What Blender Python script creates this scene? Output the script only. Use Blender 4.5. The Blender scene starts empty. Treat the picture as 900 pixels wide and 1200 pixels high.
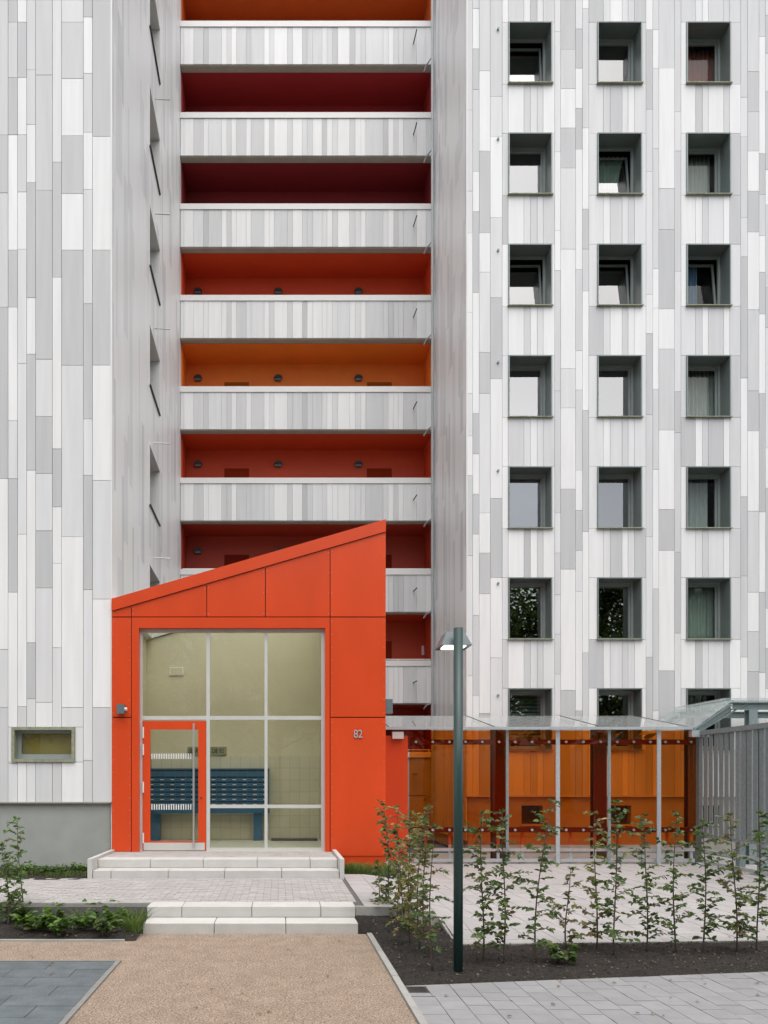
import bpy, bmesh, math, random
from mathutils import Vector, Matrix, Euler, noise
R = math.radians
random.seed(7)
scene = bpy.context.scene
col = scene.collection

# ------------------------------------------------------------------ camera
F, CX, CY, EYE = 900.0, 326.0, 917.0, 1.78        # focal length in photo px, vanishing point, eye height
cam_d = bpy.data.cameras.new('camera'); cam = bpy.data.objects.new('camera', cam_d); col.objects.link(cam)
cam.location = (0, 0, EYE); cam.rotation_euler = (R(90), 0, 0)
cam_d.sensor_fit = 'VERTICAL'; cam_d.sensor_height = 32; cam_d.sensor_width = 24
cam_d.lens = 32 * F / 1200.0
cam_d.shift_x = (450 - CX) / 1200.0; cam_d.shift_y = (CY - 600) / 1200.0
cam_d.clip_end = 600; cam_d.clip_start = 0.1
scene.camera = cam
scene.render.resolution_x = 768; scene.render.resolution_y = 1024
# ------------------------------------------------------------------ sky, sun, exposure
w = bpy.data.worlds.new('World'); scene.world = w; w.use_nodes = True
nt = w.node_tree; nt.nodes.clear()
SUN = Vector((0.08, -0.36, 0.95)).normalized()
sky = nt.nodes.new('ShaderNodeTexSky'); sky.sky_type = 'NISHITA'; sky.sun_disc = False
sky.sun_elevation = math.asin(SUN.z); sky.sun_rotation = math.atan2(SUN.x, SUN.y)
sky.air_density = 1.0; sky.dust_density = 3.0; sky.ozone_density = 1.0
hs = nt.nodes.new('ShaderNodeHueSaturation'); hs.inputs['Saturation'].default_value = 0.34
bg = nt.nodes.new('ShaderNodeBackground'); bg.inputs['Strength'].default_value = 0.15
out = nt.nodes.new('ShaderNodeOutputWorld')
tcw = nt.nodes.new('ShaderNodeTexCoord'); cn_ = nt.nodes.new('ShaderNodeTexNoise'); cn_.inputs['Scale'].default_value = 2.6; cn_.inputs['Detail'].default_value = 5; cn_.inputs['Roughness'].default_value = .5
nt.links.new(tcw.outputs['Generated'], cn_.inputs['Vector'])
cr_ = nt.nodes.new('ShaderNodeMapRange'); cr_.inputs['From Min'].default_value = .35; cr_.inputs['From Max'].default_value = .65; cr_.inputs['To Min'].default_value = .72; cr_.inputs['To Max'].default_value = 1.18
nt.links.new(cn_.outputs['Fac'], cr_.inputs['Value'])
cm_ = nt.nodes.new('ShaderNodeVectorMath'); cm_.operation = 'SCALE'; nt.links.new(hs.outputs[0], cm_.inputs[0]); nt.links.new(cr_.outputs[0], cm_.inputs['Scale'])   # uneven overcast cloud
nt.links.new(sky.outputs[0], hs.inputs['Color']); nt.links.new(cm_.outputs[0], bg.inputs['Color']); nt.links.new(bg.outputs[0], out.inputs['Surface'])
sl = bpy.data.lights.new('sun', 'SUN'); sl.energy = 1.5; sl.angle = R(95); sl.color = (1.0, 0.955, 0.885)
so = bpy.data.objects.new('sun', sl); col.objects.link(so)
so.rotation_euler = SUN.to_track_quat('Z', 'Y').to_euler(); so.location = (20, -20, 40)
scene.view_settings.view_transform = 'Standard'; scene.view_settings.look = 'None'
scene.view_settings.gamma = 1; scene.view_settings.exposure = 0.66
scene.view_settings.use_curve_mapping = False
scene.cycles.max_bounces = 12; scene.cycles.diffuse_bounces = 9; scene.cycles.transparent_max_bounces = 24
scene.cycles.use_denoising = True
scene.cycles.caustics_reflective = False; scene.cycles.caustics_refractive = False

# ------------------------------------------------------------------ helpers
def X(px, Y): return (px - CX) * Y / F
def Z(py, Y): return EYE - (py - CY) * Y / F
def ground(px, py, z=0.0):
    Y = (EYE - z) * F / (py - CY); return X(px, Y), Y
def smooth(a, b, t):
    t = min(1, max(0, (t - a) / (b - a))); return t * t * (3 - 2 * t)

MATS = {}
def mat(name, color, rough=0.6, metal=0.0, vary=0.0, scale=6.0, bump=0.0, bscale=60.0, objvar=0.0, spec=0.5, stretch=None, detail=4.0, color2=None, speck=0.0, sscale=150.0):
    if name in MATS: return MATS[name]
    m = bpy.data.materials.new(name); m.use_nodes = True; n = m.node_tree; N = n.nodes; L = n.links
    p = N['Principled BSDF']; p.inputs['Roughness'].default_value = rough; p.inputs['Metallic'].default_value = metal
    p.inputs['Specular IOR Level'].default_value = spec
    geo = N.new('ShaderNodeNewGeometry')
    mp = N.new('ShaderNodeMapping'); L.new(geo.outputs['Position'], mp.inputs['Vector'])
    if stretch: mp.inputs['Scale'].default_value = stretch
    no = N.new('ShaderNodeTexNoise'); no.inputs['Scale'].default_value = scale; no.inputs['Detail'].default_value = detail
    L.new(mp.outputs[0], no.inputs['Vector'])
    mix = N.new('ShaderNodeMix'); mix.data_type = 'RGBA'
    c = Vector(color)
    c2 = Vector(color2) if color2 else c
    mix.inputs['A'].default_value = (*(c * (1 - vary)), 1); mix.inputs['B'].default_value = (*(c2 * (1 + vary)), 1)
    mr = N.new('ShaderNodeMapRange'); mr.inputs['From Min'].default_value = 0.3; mr.inputs['From Max'].default_value = 0.7
    L.new(no.outputs['Fac'], mr.inputs['Value']); L.new(mr.outputs[0], mix.inputs['Factor'])
    last = mix.outputs['Result']
    if speck:
        ns = N.new('ShaderNodeTexNoise'); ns.inputs['Scale'].default_value = sscale; ns.inputs['Detail'].default_value = 3; ns.inputs['Roughness'].default_value = .7
        L.new(geo.outputs['Position'], ns.inputs['Vector'])
        m3 = N.new('ShaderNodeMapRange'); m3.inputs['From Min'].default_value = .32; m3.inputs['From Max'].default_value = .68; m3.inputs['To Min'].default_value = 1 - speck; m3.inputs['To Max'].default_value = 1 + speck
        L.new(ns.outputs['Fac'], m3.inputs['Value'])
        v3 = N.new('ShaderNodeVectorMath'); v3.operation = 'SCALE'; L.new(last, v3.inputs[0]); L.new(m3.outputs[0], v3.inputs['Scale']); last = v3.outputs[0]
    if objvar:
        oi = N.new('ShaderNodeObjectInfo')
        m2 = N.new('ShaderNodeMapRange'); m2.inputs['To Min'].default_value = 1 - objvar; m2.inputs['To Max'].default_value = 1 + objvar
        L.new(oi.outputs['Random'], m2.inputs['Value'])
        vm = N.new('ShaderNodeVectorMath'); vm.operation = 'SCALE'
        L.new(last, vm.inputs[0]); L.new(m2.outputs[0], vm.inputs['Scale']); last = vm.outputs[0]
    L.new(last, p.inputs['Base Color'])
    if bump:
        nb = N.new('ShaderNodeTexNoise'); nb.inputs['Scale'].default_value = bscale; nb.inputs['Detail'].default_value = 6
        L.new(geo.outputs['Position'], nb.inputs['Vector'])
        b = N.new('ShaderNodeBump'); b.inputs['Strength'].default_value = bump; b.inputs['Distance'].default_value = 0.02
        L.new(nb.outputs['Fac'], b.inputs['Height']); L.new(b.outputs[0], p.inputs['Normal'])
    MATS[name] = m; return m

def glassmat(name, tint, base=0.06, rough=0.0, gloss=(1, 1, 1), ior=1.5):
    m = bpy.data.materials.new(name); m.use_nodes = True; n = m.node_tree; N = n.nodes; L = n.links
    for x in list(N): N.remove(x)
    o = N.new('ShaderNodeOutputMaterial'); t = N.new('ShaderNodeBsdfTransparent'); t.inputs['Color'].default_value = (*tint, 1)
    g = N.new('ShaderNodeBsdfGlossy'); g.inputs['Roughness'].default_value = rough; g.inputs['Color'].default_value = (*gloss, 1)
    fr = N.new('ShaderNodeFresnel'); fr.inputs['IOR'].default_value = ior
    ma = N.new('ShaderNodeMath'); ma.operation = 'ADD'; ma.inputs[1].default_value = base; ma.use_clamp = True
    L.new(fr.outputs[0], ma.inputs[0])
    ge = N.new('ShaderNodeNewGeometry'); iv = N.new('ShaderNodeMath'); iv.operation = 'SUBTRACT'; iv.inputs[0].default_value = 1.0; L.new(ge.outputs['Backfacing'], iv.inputs[1])
    mu = N.new('ShaderNodeMath'); mu.operation = 'MULTIPLY'; L.new(ma.outputs[0], mu.inputs[0]); L.new(iv.outputs[0], mu.inputs[1])   # one mirror image per pane
    mx = N.new('ShaderNodeMixShader'); L.new(mu.outputs[0], mx.inputs[0]); L.new(t.outputs[0], mx.inputs[1]); L.new(g.outputs[0], mx.inputs[2])
    L.new(mx.outputs[0], o.inputs['Surface']); MATS[name] = m; return m

def leafmat(name):
    m = bpy.data.materials.new(name); m.use_nodes = True; n = m.node_tree; N = n.nodes; L = n.links
    p = N['Principled BSDF']; p.inputs['Roughness'].default_value = 0.45
    at = N.new('ShaderNodeAttribute'); at.attribute_name = 'Col'
    L.new(at.outputs['Color'], p.inputs['Base Color'])
    tr = N.new('ShaderNodeBsdfTranslucent'); vm = N.new('ShaderNodeVectorMath'); vm.operation = 'MULTIPLY'
    vm.inputs[1].default_value = (1.5, 1.7, 0.6); L.new(at.outputs['Color'], vm.inputs[0]); L.new(vm.outputs[0], tr.inputs['Color'])
    mx = N.new('ShaderNodeMixShader'); mx.inputs[0].default_value = 0.3
    L.new(p.outputs[0], mx.inputs[1]); L.new(tr.outputs[0], mx.inputs[2]); L.new(mx.outputs[0], N['Material Output'].inputs['Surface'])
    MATS[name] = m; return m

class MB:
    def __init__(s): s.v = []; s.f = []; s.m = []; s.c = None
    def face(s, pts, mi=0):
        i = len(s.v); s.v += [tuple(p) for p in pts]; s.f.append(tuple(range(i, i + len(pts)))); s.m.append(mi)
    def box(s, x0, x1, y0, y1, z0, z1, mi=0):
        i = len(s.v)
        s.v += [(x0,y0,z0),(x1,y0,z0),(x1,y1,z0),(x0,y1,z0),(x0,y0,z1),(x1,y0,z1),(x1,y1,z1),(x0,y1,z1)]
        for q in ((0,3,2,1),(4,5,6,7),(0,1,5,4),(1,2,6,5),(2,3,7,6),(3,0,4,7)):
            s.f.append(tuple(i + k for k in q)); s.m.append(mi)
        return s
    def prism(s, pts, d, mi=0):               # pts: 3-D polygon, d: extrusion vector
        n = len(pts); i = len(s.v); d = Vector(d)
        s.v += [tuple(p) for p in pts] + [tuple(Vector(p) + d) for p in pts]
        s.f.append(tuple(range(i, i + n))); s.f.append(tuple(range(i + 2*n - 1, i + n - 1, -1))); s.m += [mi, mi]
        for k in range(n):
            k2 = (k + 1) % n
            s.f.append((i + k2, i + k, i + n + k, i + n + k2)); s.m.append(mi)
        return s
    def tube(s, pts, rad, seg=8, mi=0, cap=True):
        pts = [Vector(p) for p in pts]; n = len(pts)
        if not isinstance(rad, (list, tuple)): rad = [rad] * n
        i0 = len(s.v)
        for k in range(n):
            t = (pts[min(k + 1, n - 1)] - pts[max(k - 1, 0)]).normalized()
            u = t.orthogonal() if k == 0 else (u - t * u.dot(t))
            u = u.normalized(); v = t.cross(u)
            for j in range(seg):
                a = 2 * math.pi * j / seg
                s.v.append(tuple(pts[k] + (u * math.cos(a) + v * math.sin(a)) * rad[k]))
        for k in range(n - 1):
            for j in range(seg):
                j2 = (j + 1) % seg
                s.f.append((i0 + k*seg + j, i0 + k*seg + j2, i0 + (k+1)*seg + j2, i0 + (k+1)*seg + j)); s.m.append(mi)
        if cap:
            s.f.append(tuple(i0 + j for j in range(seg - 1, -1, -1))); s.m.append(mi)
            s.f.append(tuple(i0 + (n-1)*seg + j for j in range(seg))); s.m.append(mi)
        return s
    def bar(s, a, b, wx, wz, mi=0):           # rectangular bar from a to b
        a = Vector(a); b = Vector(b); t = (b - a).normalized()
        up = Vector((0, 0, 1)) if abs(t.z) < 0.95 else Vector((0, 1, 0))
        u = t.cross(up).normalized(); v = u.cross(t).normalized()
        i = len(s.v)
        for p in (a, b):
            for (p1, p2) in ((-1,-1),(1,-1),(1,1),(-1,1)): s.v.append(tuple(p + u * p1 * wx / 2 + v * p2 * wz / 2))
        for q in ((0,1,2,3),(7,6,5,4),(0,4,5,1),(1,5,6,2),(2,6,7,3),(3,7,4,0)):
            s.f.append(tuple(i + k for k in q)); s.m.append(mi)
        return s
    def build(s, name, mats, parent=None, smoothed=False, fix=True):
        me = bpy.data.meshes.new(name); me.from_pydata(s.v, [], s.f); me.validate()
        if not isinstance(mats, (list, tuple)): mats = [mats]
        for m in mats: me.materials.append(MATS[m] if isinstance(m, str) else m)
        if len(mats) > 1: me.polygons.foreach_set('material_index', s.m)
        if fix:
            bm = bmesh.new(); bm.from_mesh(me); bmesh.ops.recalc_face_normals(bm, faces=bm.faces); bm.to_mesh(me); bm.free()
        if smoothed: me.polygons.foreach_set('use_smooth', [True] * len(me.polygons))
        if s.c is not None:
            ca = me.color_attributes.new('Col', 'FLOAT_COLOR', 'POINT')
            ca.data.foreach_set('color', [x for c in s.c for x in c])
        o = bpy.data.objects.new(name, me); col.objects.link(o)
        if parent is not None: attach(o, parent)
        return o

ROOT = {}
def attach(o, parent):
    o.parent = parent
    if parent.name in ROOT: o.matrix_parent_inverse = Matrix.Translation(ROOT[parent.name]).inverted()
def thing(name, label, cat, loc=(0, 0, 0), group=None):
    o = bpy.data.objects.new(name, None); col.objects.link(o); o.location = loc; o.empty_display_size = 0.2
    ROOT[o.name] = Vector(loc); o['label'] = label; o['category'] = cat
    if group: o['group'] = group
    return o
def tag(o, label, cat, group=None):
    o['label'] = label; o['category'] = cat
    if group: o['group'] = group
    return o
def stuff(o, label=None, cat=None):
    o['kind'] = 'stuff'
    if label: o['label'] = label; o['category'] = cat
    return o
def struct(o, label=None):
    o['kind'] = 'structure'
    if label: o['label'] = label; o['category'] = 'ground'
    return o
def subtract(rect, holes, eps=0.01):
    out = [rect]
    for (hx0, hx1, hz0, hz1) in holes:
        nxt = []
        for (a, b, c, d) in out:
            if b <= hx0 or a >= hx1 or d <= hz0 or c >= hz1: nxt.append((a, b, c, d)); continue
            if c < hz0: nxt.append((a, b, c, hz0))
            if d > hz1: nxt.append((a, b, hz1, d))
            c2, d2 = max(c, hz0), min(d, hz1)
            if a < hx0: nxt.append((a, hx0, c2, d2))
            if b > hx1: nxt.append((hx1, b, c2, d2))
        out = nxt
    return [r for r in out if r[1] - r[0] > 0.03 and r[3] - r[2] > 0.03]
def wall_holes(mb, axis, plane, thick, u0, u1, z0, z1, holes, mi=0):
    """solid wall split into boxes round its holes; axis 'y': wall in XZ at y=plane; axis 'x': wall in YZ"""
    us = sorted({u0, u1} | {h[0] for h in holes} | {h[1] for h in holes}); zs = sorted({z0, z1} | {h[2] for h in holes} | {h[3] for h in holes})
    for a, b in zip(us, us[1:]):
        run = None
        for c, d in zip(zs, zs[1:]):
            inside = any(h[0] <= (a+b)/2 <= h[1] and h[2] <= (c+d)/2 <= h[3] for h in holes)
            if not inside:
                if run is None: run = [c, d]
                else: run[1] = d
            if inside or d == zs[-1]:
                if run:
                    if axis == 'y': mb.box(a, b, min(plane, plane+thick), max(plane, plane+thick), run[0], run[1], mi)
                    else: mb.box(min(plane, plane+thick), max(plane, plane+thick), a, b, run[0], run[1], mi)
                run = None

# ------------------------------------------------------------------ materials
TONE = {'W': (.79, .79, .785), 'L': (.69, .695, .70), 'M': (.615, .62, .625), 'G': (.525, .53, .535)}
for k, c in TONE.items():
    mat('clad_' + k, c, rough=0.42, vary=0.04, scale=2.2, objvar=0.03, stretch=(4, 4, 0.3), spec=0.25)
CL = ['clad_W', 'clad_L', 'clad_M', 'clad_G']
mat('backing', (.38, .375, .36), rough=0.9, vary=.1)
mat('trim_white', (.72, .71, .69), rough=0.4, vary=.02)
mat('plinth', (.33, .345, .32), rough=0.85, vary=0.07, scale=2.5, bump=.15, bscale=90)
mat('plinth_court', (.42, .40, .36), rough=0.85, vary=0.08, scale=2.5, bump=.15, bscale=90)
mat('olive_concrete', (.36, .34, .28), rough=0.8, vary=0.08, scale=3)
mat('reveal', (.19, .225, .215), rough=0.35, vary=0.06, scale=3, metal=0.2, objvar=.05)
mat('win_frame', (.30, .34, .33), rough=0.4, vary=0.04)
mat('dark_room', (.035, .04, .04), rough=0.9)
mat('moss_frame', (.26, .27, .19), rough=0.6, vary=0.22, scale=14)
mat('orange', (.63, .062, .012), rough=0.30, vary=0.05, scale=1.6, objvar=.045, spec=.35, stretch=(1.5, 1.5, .5), bump=.012, bscale=3)
mat('orange_dark', (.30, .03, .01), rough=0.5)
mat('joint', (.03, .012, .008), rough=0.9)
mat('silver', (.60, .60, .57), rough=0.42, metal=0.25, vary=0.03)
mat('steel', (.62, .62, .60), rough=0.28, metal=0.9, vary=.03)
mat('galv', (.215, .265, .27), rough=0.5, metal=0.12, vary=0.13, scale=22, objvar=.06)
mat('galv_light', (.42, .46, .48), rough=0.45, metal=0.2, vary=0.1, scale=25)
mat('post_green', (.018, .05, .047), rough=0.35, vary=0.1, scale=4)
mat('lamp_hood', (.11, .145, .155), rough=0.4, metal=.0, vary=.08)
mat('dark_metal', (.03, .032, .03), rough=0.45)
mat('concrete', (.52, .51, .487), rough=0.8, vary=0.05, scale=5, bump=.2, bscale=120, objvar=.03, speck=.09, sscale=140)
mat('kerb', (.34, .335, .315), rough=0.85, vary=0.1, scale=9, bump=.25, bscale=120, objvar=.06, speck=.09, sscale=140)
mat('slab', (.265, .262, .268), rough=0.8, vary=0.06, scale=7, bump=.22, bscale=130, objvar=.075, speck=.09, sscale=140)
mat('paver', (.37, .352, .342), rough=0.82, vary=0.10, scale=11, bump=.25, bscale=130, objvar=.0, speck=.09, sscale=140)
mat('court_slab', (.37, .355, .35), rough=0.82, vary=0.06, scale=5, bump=.22, bscale=130, objvar=.06, speck=.09, sscale=140)
mat('edge_grey', (.22, .215, .20), rough=.9, vary=.12, scale=12, bump=.2)
mat('galv_dark', (.07, .075, .075), rough=.5, vary=.15, scale=15)
mat('joint_sand', (.11, .105, .10), rough=0.95, vary=.15, scale=30)
mat('slate', (.105, .124, .133), rough=0.75, vary=0.20, scale=5, bump=.3, bscale=110, objvar=.10, speck=.2, sscale=70)
mat('tile', (.60, .56, .445), rough=0.25, vary=0.03, scale=3, objvar=.04)
mat('grout', (.36, .34, .27), rough=0.9)
mat('cream', (.63, .575, .43), rough=0.8, vary=0.03, scale=2)
mat('floor_in', (.55, .54, .49), rough=0.5, vary=.1, scale=20)
mat('box_blue', (.014, .105, .225), rough=0.35, vary=.05, scale=5, objvar=.12)
mat('slot', (.004, .006, .008), rough=0.9)
mat('paper', (.75, .75, .72), rough=0.8)
mat('letter', (.03, .035, .025), rough=0.7)
mat('sign_plate', (.24, .25, .15), rough=0.6, vary=.04)
mat('print_white', (.8, .82, .8), rough=0.7)
mat('bark', (.10, .075, .055), rough=0.9, vary=.2, scale=40)
mat('gravel', (.29, .222, .165), rough=0.95, vary=0.07, scale=5, bump=.6, bscale=210, detail=12, color2=(.33, .253, .192), speck=.8, sscale=62)
mat('soil', (.015, .012, .009), rough=1.0, vary=0.35, scale=26, bump=.8, bscale=70, color2=(.024, .019, .015), speck=.5, sscale=60)
mat('asphalt', (.10, .10, .10), rough=.95, vary=.1)
mat('grate', (.09, .09, .085), rough=.5, metal=.5, vary=.2)
glassmat('glass_win', (.84, .90, .88), base=.22, ior=1.5)
glassmat('glass_plain', (.90, .94, .92), base=.0, ior=1.45)
glassmat('glass_door', (.95, .962, .905), base=.0, ior=1.5)
glassmat('glass_roof', (.90, .94, .93), base=.06)
glassmat('glass_clear', (.95, .97, .96), base=.0)
_m = MATS['glass_roof'].node_tree; _o = [x for x in _m.nodes if x.type == 'OUTPUT_MATERIAL'][0]; _s = _o.inputs['Surface'].links[0].from_socket
_d = _m.nodes.new('ShaderNodeBsdfDiffuse'); _d.inputs['Color'].default_value = (.78, .82, .82, 1); _t = _m.nodes.new('ShaderNodeBsdfTranslucent'); _t.inputs['Color'].default_value = (.8, .84, .84, 1)
_a = _m.nodes.new('ShaderNodeMixShader'); _m.links.new(_d.outputs[0], _a.inputs[1]); _m.links.new(_t.outputs[0], _a.inputs[2])
_b = _m.nodes.new('ShaderNodeMixShader'); _b.inputs[0].default_value = .22; _m.links.new(_s, _b.inputs[1]); _m.links.new(_a.outputs[0], _b.inputs[2]); _m.links.new(_b.outputs[0], _o.inputs['Surface'])
glassmat('glass_orange', (1.0, .50, .15), base=.0, gloss=(1, .9, .8), ior=1.36)
leafmat('leaf'); 
em = bpy.data.materials.new('diffuser'); em.use_nodes = True
em.node_tree.nodes['Principled BSDF'].inputs['Base Color'].default_value = (.85, .83, .78, 1)
em.node_tree.nodes['Principled BSDF'].inputs['Emission Color'].default_value = (1, .93, .8, 1)
em.node_tree.nodes['Principled BSDF'].inputs['Emission Strength'].default_value = 1.0
MATS['diffuser'] = em

# ------------------------------------------------------------------ levels and planes
Y_T, Y_B, Y_G = 13.89, 19.4, 23.56             # tower front, block front, gallery parapet front
X_T = -3.01; X_B = 4.76                         # tower's side wall, block's side wall
TOP = 26.25
PATH = 0.26; LAND = 0.53

# unit panel (front towards -Y), one mesh per tone, scaled
UNIT = {}
for k in TONE:
    b = MB().box(0, 1, 0, 1, 0, 1); o = b.build('panel_unit', 'clad_' + k); UNIT[k] = o.data; bpy.data.objects.remove(o)
def panel(parent, tone, x0, x1, z0, z1, y, gap=0.004, name='cladding_panel', thick=.022):
    o = bpy.data.objects.new(name, UNIT[tone]); col.objects.link(o)
    pr = random.uniform(0, .004)
    o.location = (x0 + gap, y - pr, z0 + gap); o.scale = (x1 - x0 - 2*gap, thick + pr, z1 - z0 - 2*gap)
    attach(o, parent); return o
def rand_tone(prev=None):
    while True:
        t = random.choice('WWWLLMMG')
        if t != prev: return t

def side_cladding(mb, plane, face, y0, y1, z0, z1, holes):
    """vertical boards on a wall at x=plane, facing +x (face=1) or -x"""
    y = y0
    while y < y1 - .02:
        wd = random.choice([.165, .165, .165, .30, .33, .40]); y2 = min(y + wd, y1)
        if y1 - y2 < .1: y2 = y1
        z = z0 - random.uniform(0, 1.0); prev = None
        while z < z1:
            h = 1.03 * random.choice([1, 1, 2, 2, 3]); z2 = min(z + h, z1); t = random.choice('WWWWWWWLLLM'); prev = t  # mostly pale tones: brightness for the dim recess walls put into board colour
            za = max(z, z0)
            if z2 - za > .05:
                for (a, b, c, d) in subtract((y, y2, za, z2), holes):
                    pr = random.uniform(0, .002)
                    xa, xb = (plane - .03, plane + pr - .006) if face > 0 else (plane + .006 - pr, plane + .03)
                    mb.box(xa, xb, a + .001, b - .001, c + .001, d - .001, 'WLMG'.index(t))
            z = z2
        y = y2

# ================================================================== LEFT TOWER
tower = thing('apartment_tower', 'apartment tower clad in white and grey vertical panels above a grey plinth', 'building', (-6, 17, 0))
low_win = (X(14, Y_T), X(88, Y_T), Z(893, Y_T), Z(852, Y_T))
plz = Z(940, Y_T)
side_sills = [8.27 + 2.8 * k for k in range(-1, 6)]
side_holes = [(17.93, 19.5, z, z + 1.42) for z in side_sills]
mb = MB()
wall_holes(mb, 'y', Y_T + .03, .30, -12, X_T - .03, plz, TOP, [low_win])
wall_holes(mb, 'x', X_T - .03, -.30, Y_T + .33, 26.5, .0, TOP, side_holes)
mb.box(-12.0, X_T - .33, 26.2, 26.5, 0, TOP)
mb.box(-12.0, X_T - .04, Y_T + .05, 26.4, TOP, TOP + .2)
mb.build('wall', 'backing', tower)
MB().box(-12, X_T - .045, Y_T + .06, Y_T + .36, 0, plz - .002).build('plinth', 'plinth', tower)
MB().box(-12, X_T - .02, Y_T - .02, Y_T + .07, plz - .02, plz + .002).build('drip_rail', 'olive_concrete', tower)
tc = {  # photo columns: (x0, x1, [(y, tone)...])
 0: (-1.5, 9.5, [(0,'M'),(158,'G'),(226,'M'),(360,'G'),(561,'W'),(761,'L'),(829,'M')]),
 1: (9.5, 20.6, [(0,'G'),(26,'M'),(91,'G'),(158,'W'),(293,'G'),(360,'W'),(493,'L'),(561,'G'),(694,'W'),(895,'L')]),
 2: (20.6, 31.3, [(0,'W'),(26,'G'),(91,'W'),(158,'M'),(225,'W'),(292,'L'),(426,'L'),(626,'W'),(828,'M'),(893,'W')]),
 3: (31.3, 41.8, [(0,'M'),(82,'M'),(146,'W'),(214,'G'),(349,'W'),(415,'G'),(551,'W'),(753,'G'),(819,'L'),(893,'L')]),
 4: (41.8, 61.4, [(0,'M'),(88,'M'),(223,'G'),(421,'L'),(488,'G'),(555,'L'),(622,'G'),(689,'L'),(823,'W'),(893,'M')]),
 5: (61.4, 72.2, [(0,'L'),(190,'G'),(325,'W'),(526,'G'),(594,'W'),(660,'W'),(759,'L'),(893,'M')]),
 6: (72.2, 97.6, [(0,'L'),(26,'M'),(92,'W'),(159,'G'),(227,'W'),(293,'G'),(428,'L'),(629,'W'),(829,'L'),(893,'W')]),
 7: (97.6, 108.4, [(0,'G'),(20,'W'),(86,'M'),(155,'W'),(222,'L'),(356,'G'),(491,'L'),(557,'G'),(691,'L'),(891,'M')]),
 8: (108.4, 130.3, [(0,'G'),(160,'W'),(293,'G'),(428,'W'),(563,'L'),(702,'W'),(829,'M')])}
for k, (a, b, segs) in tc.items():
    xa, xb = X(a, Y_T), X(b, Y_T)
    segs = [(-70, rand_tone(segs[0][1])), ] + segs
    for i, (y, t) in enumerate(segs):
        yb = segs[i + 1][0] if i + 1 < len(segs) else 940
        for r in subtract((xa, xb, Z(yb, Y_T), Z(y, Y_T)), [low_win]): panel(tower, t, *r, Y_T)
# boards above and beside the view, joined
mb = MB(); x = -12.0; xl = X(-1.5, Y_T)
while x < xl - .02:
    wd = random.choice([.16, .16, .16, .30, .34, .40]); x2 = min(x + wd, xl)
    if xl - x2 < .1: x2 = xl
    z = plz; prev = None
    while z < TOP:
        z2 = min(TOP, z + 1.03 * random.choice([1, 1, 2, 3]) * (1 if z > plz else random.random())); t = rand_tone(prev); prev = t
        if z2 - z > .05: mb.box(x + .003, x2 - .003, Y_T, Y_T + .022, z + .003, z2 - .003, 'WLMG'.index(t))
        z = z2
    x = x2
for k, (a, b, segs) in tc.items():
    z = Z(-70, Y_T); prev = None
    while z < TOP:
        z2 = min(TOP, z + 1.03 * random.choice([1, 2, 3])); t = rand_tone(prev); prev = t
        mb.box(X(a, Y_T) + .003, X(b, Y_T) - .003, Y_T, Y_T + .022, z + .003, z2 - .003, 'WLMG'.index(t)); z = z2
stuff(mb.build('outer_boards', CL, tower))
mb = MB(); side_cladding(mb, X_T, 1, Y_T + .05, 25.2, PATH + .02, TOP, side_holes)
stuff(mb.build('side_boards', CL, tower))
MB().box(X_T - .022, X_T + .008, Y_T - .006, Y_T + .045, plz, TOP).build('corner_trim', 'trim_white', tower)
for (a, b, c, d) in side_holes:
    m_ = MB()
    m_.box(X_T - .40, X_T + .012, a, a + .025, c, d); m_.box(X_T - .40, X_T + .012, b - .025, b, c, d)
    m_.box(X_T - .40, X_T + .012, a + .025, b - .025, d - .025, d)
    wn = m_.build('window', 'trim_white', tower)
    MB().box(X_T - .36, X_T + .035, a + .027, b - .027, c, c + .03).build('sill', 'dark_metal', wn)
    m_ = MB()
    for q in ((a+.03, a+.09, c+.03, d-.03), (b-.09, b-.03, c+.03, d-.03), (a+.09, b-.09, c+.03, c+.09), (a+.09, b-.09, d-.09, d-.03)): m_.box(X_T - .41, X_T - .35, *q)
    m_.build('frame', 'win_frame', wn)
    MB().box(X_T - .385, X_T - .377, a + .09, b - .09, c + .09, d - .09).build('pane', 'glass_win', wn)
for k in range(-1, 6):
    zc = Z(516, 18.6) + 2.8 * (k - 1)
    MB().tube([(X_T - .02, 18.75, zc), (X_T + .37, 18.75, zc - .02)], .016, 8).build('water_spout', 'steel', tower)
# low window
a, b, c, d = low_win; m_ = MB(); t_ = .055; ya, yb = Y_T - .04, Y_T + .20
m_.box(a, b, ya, yb, d - t_, d); m_.box(a, b, ya, yb, c, c + t_); m_.box(a, a + t_, ya, yb, c + t_, d - t_); m_.box(b - t_, b, ya, yb, c + t_, d - t_)
wn = m_.build('window', 'moss_frame', tower)
m_ = MB(); f_ = .06
a2, b2, c2, d2 = a + t_, b - t_, c + t_, d - t_
m_.box(a2, b2, yb - .06, yb, c2, c2 + .09); m_.box(a2, b2, yb - .06, yb, d2 - .05, d2); m_.box(a2, a2 + .07, yb - .06, yb, c2 + .09, d2 - .05); m_.box(b2 - .04, b2, yb - .06, yb, c2 + .09, d2 - .05)
m_.build('frame', 'win_frame', wn)
MB().box(a2 + .06, b2 - .03, yb - .035, yb - .027, c2 + .08, d2 - .04).build('pane', 'glass_plain', wn)
mat('ochre', (.42, .30, .08), rough=.8, vary=.08, scale=3)
MB().box(a + .05, b - .05, yb + .06, yb + .08, c + .03, d - .03).build('blind', 'ochre', wn)

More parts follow.
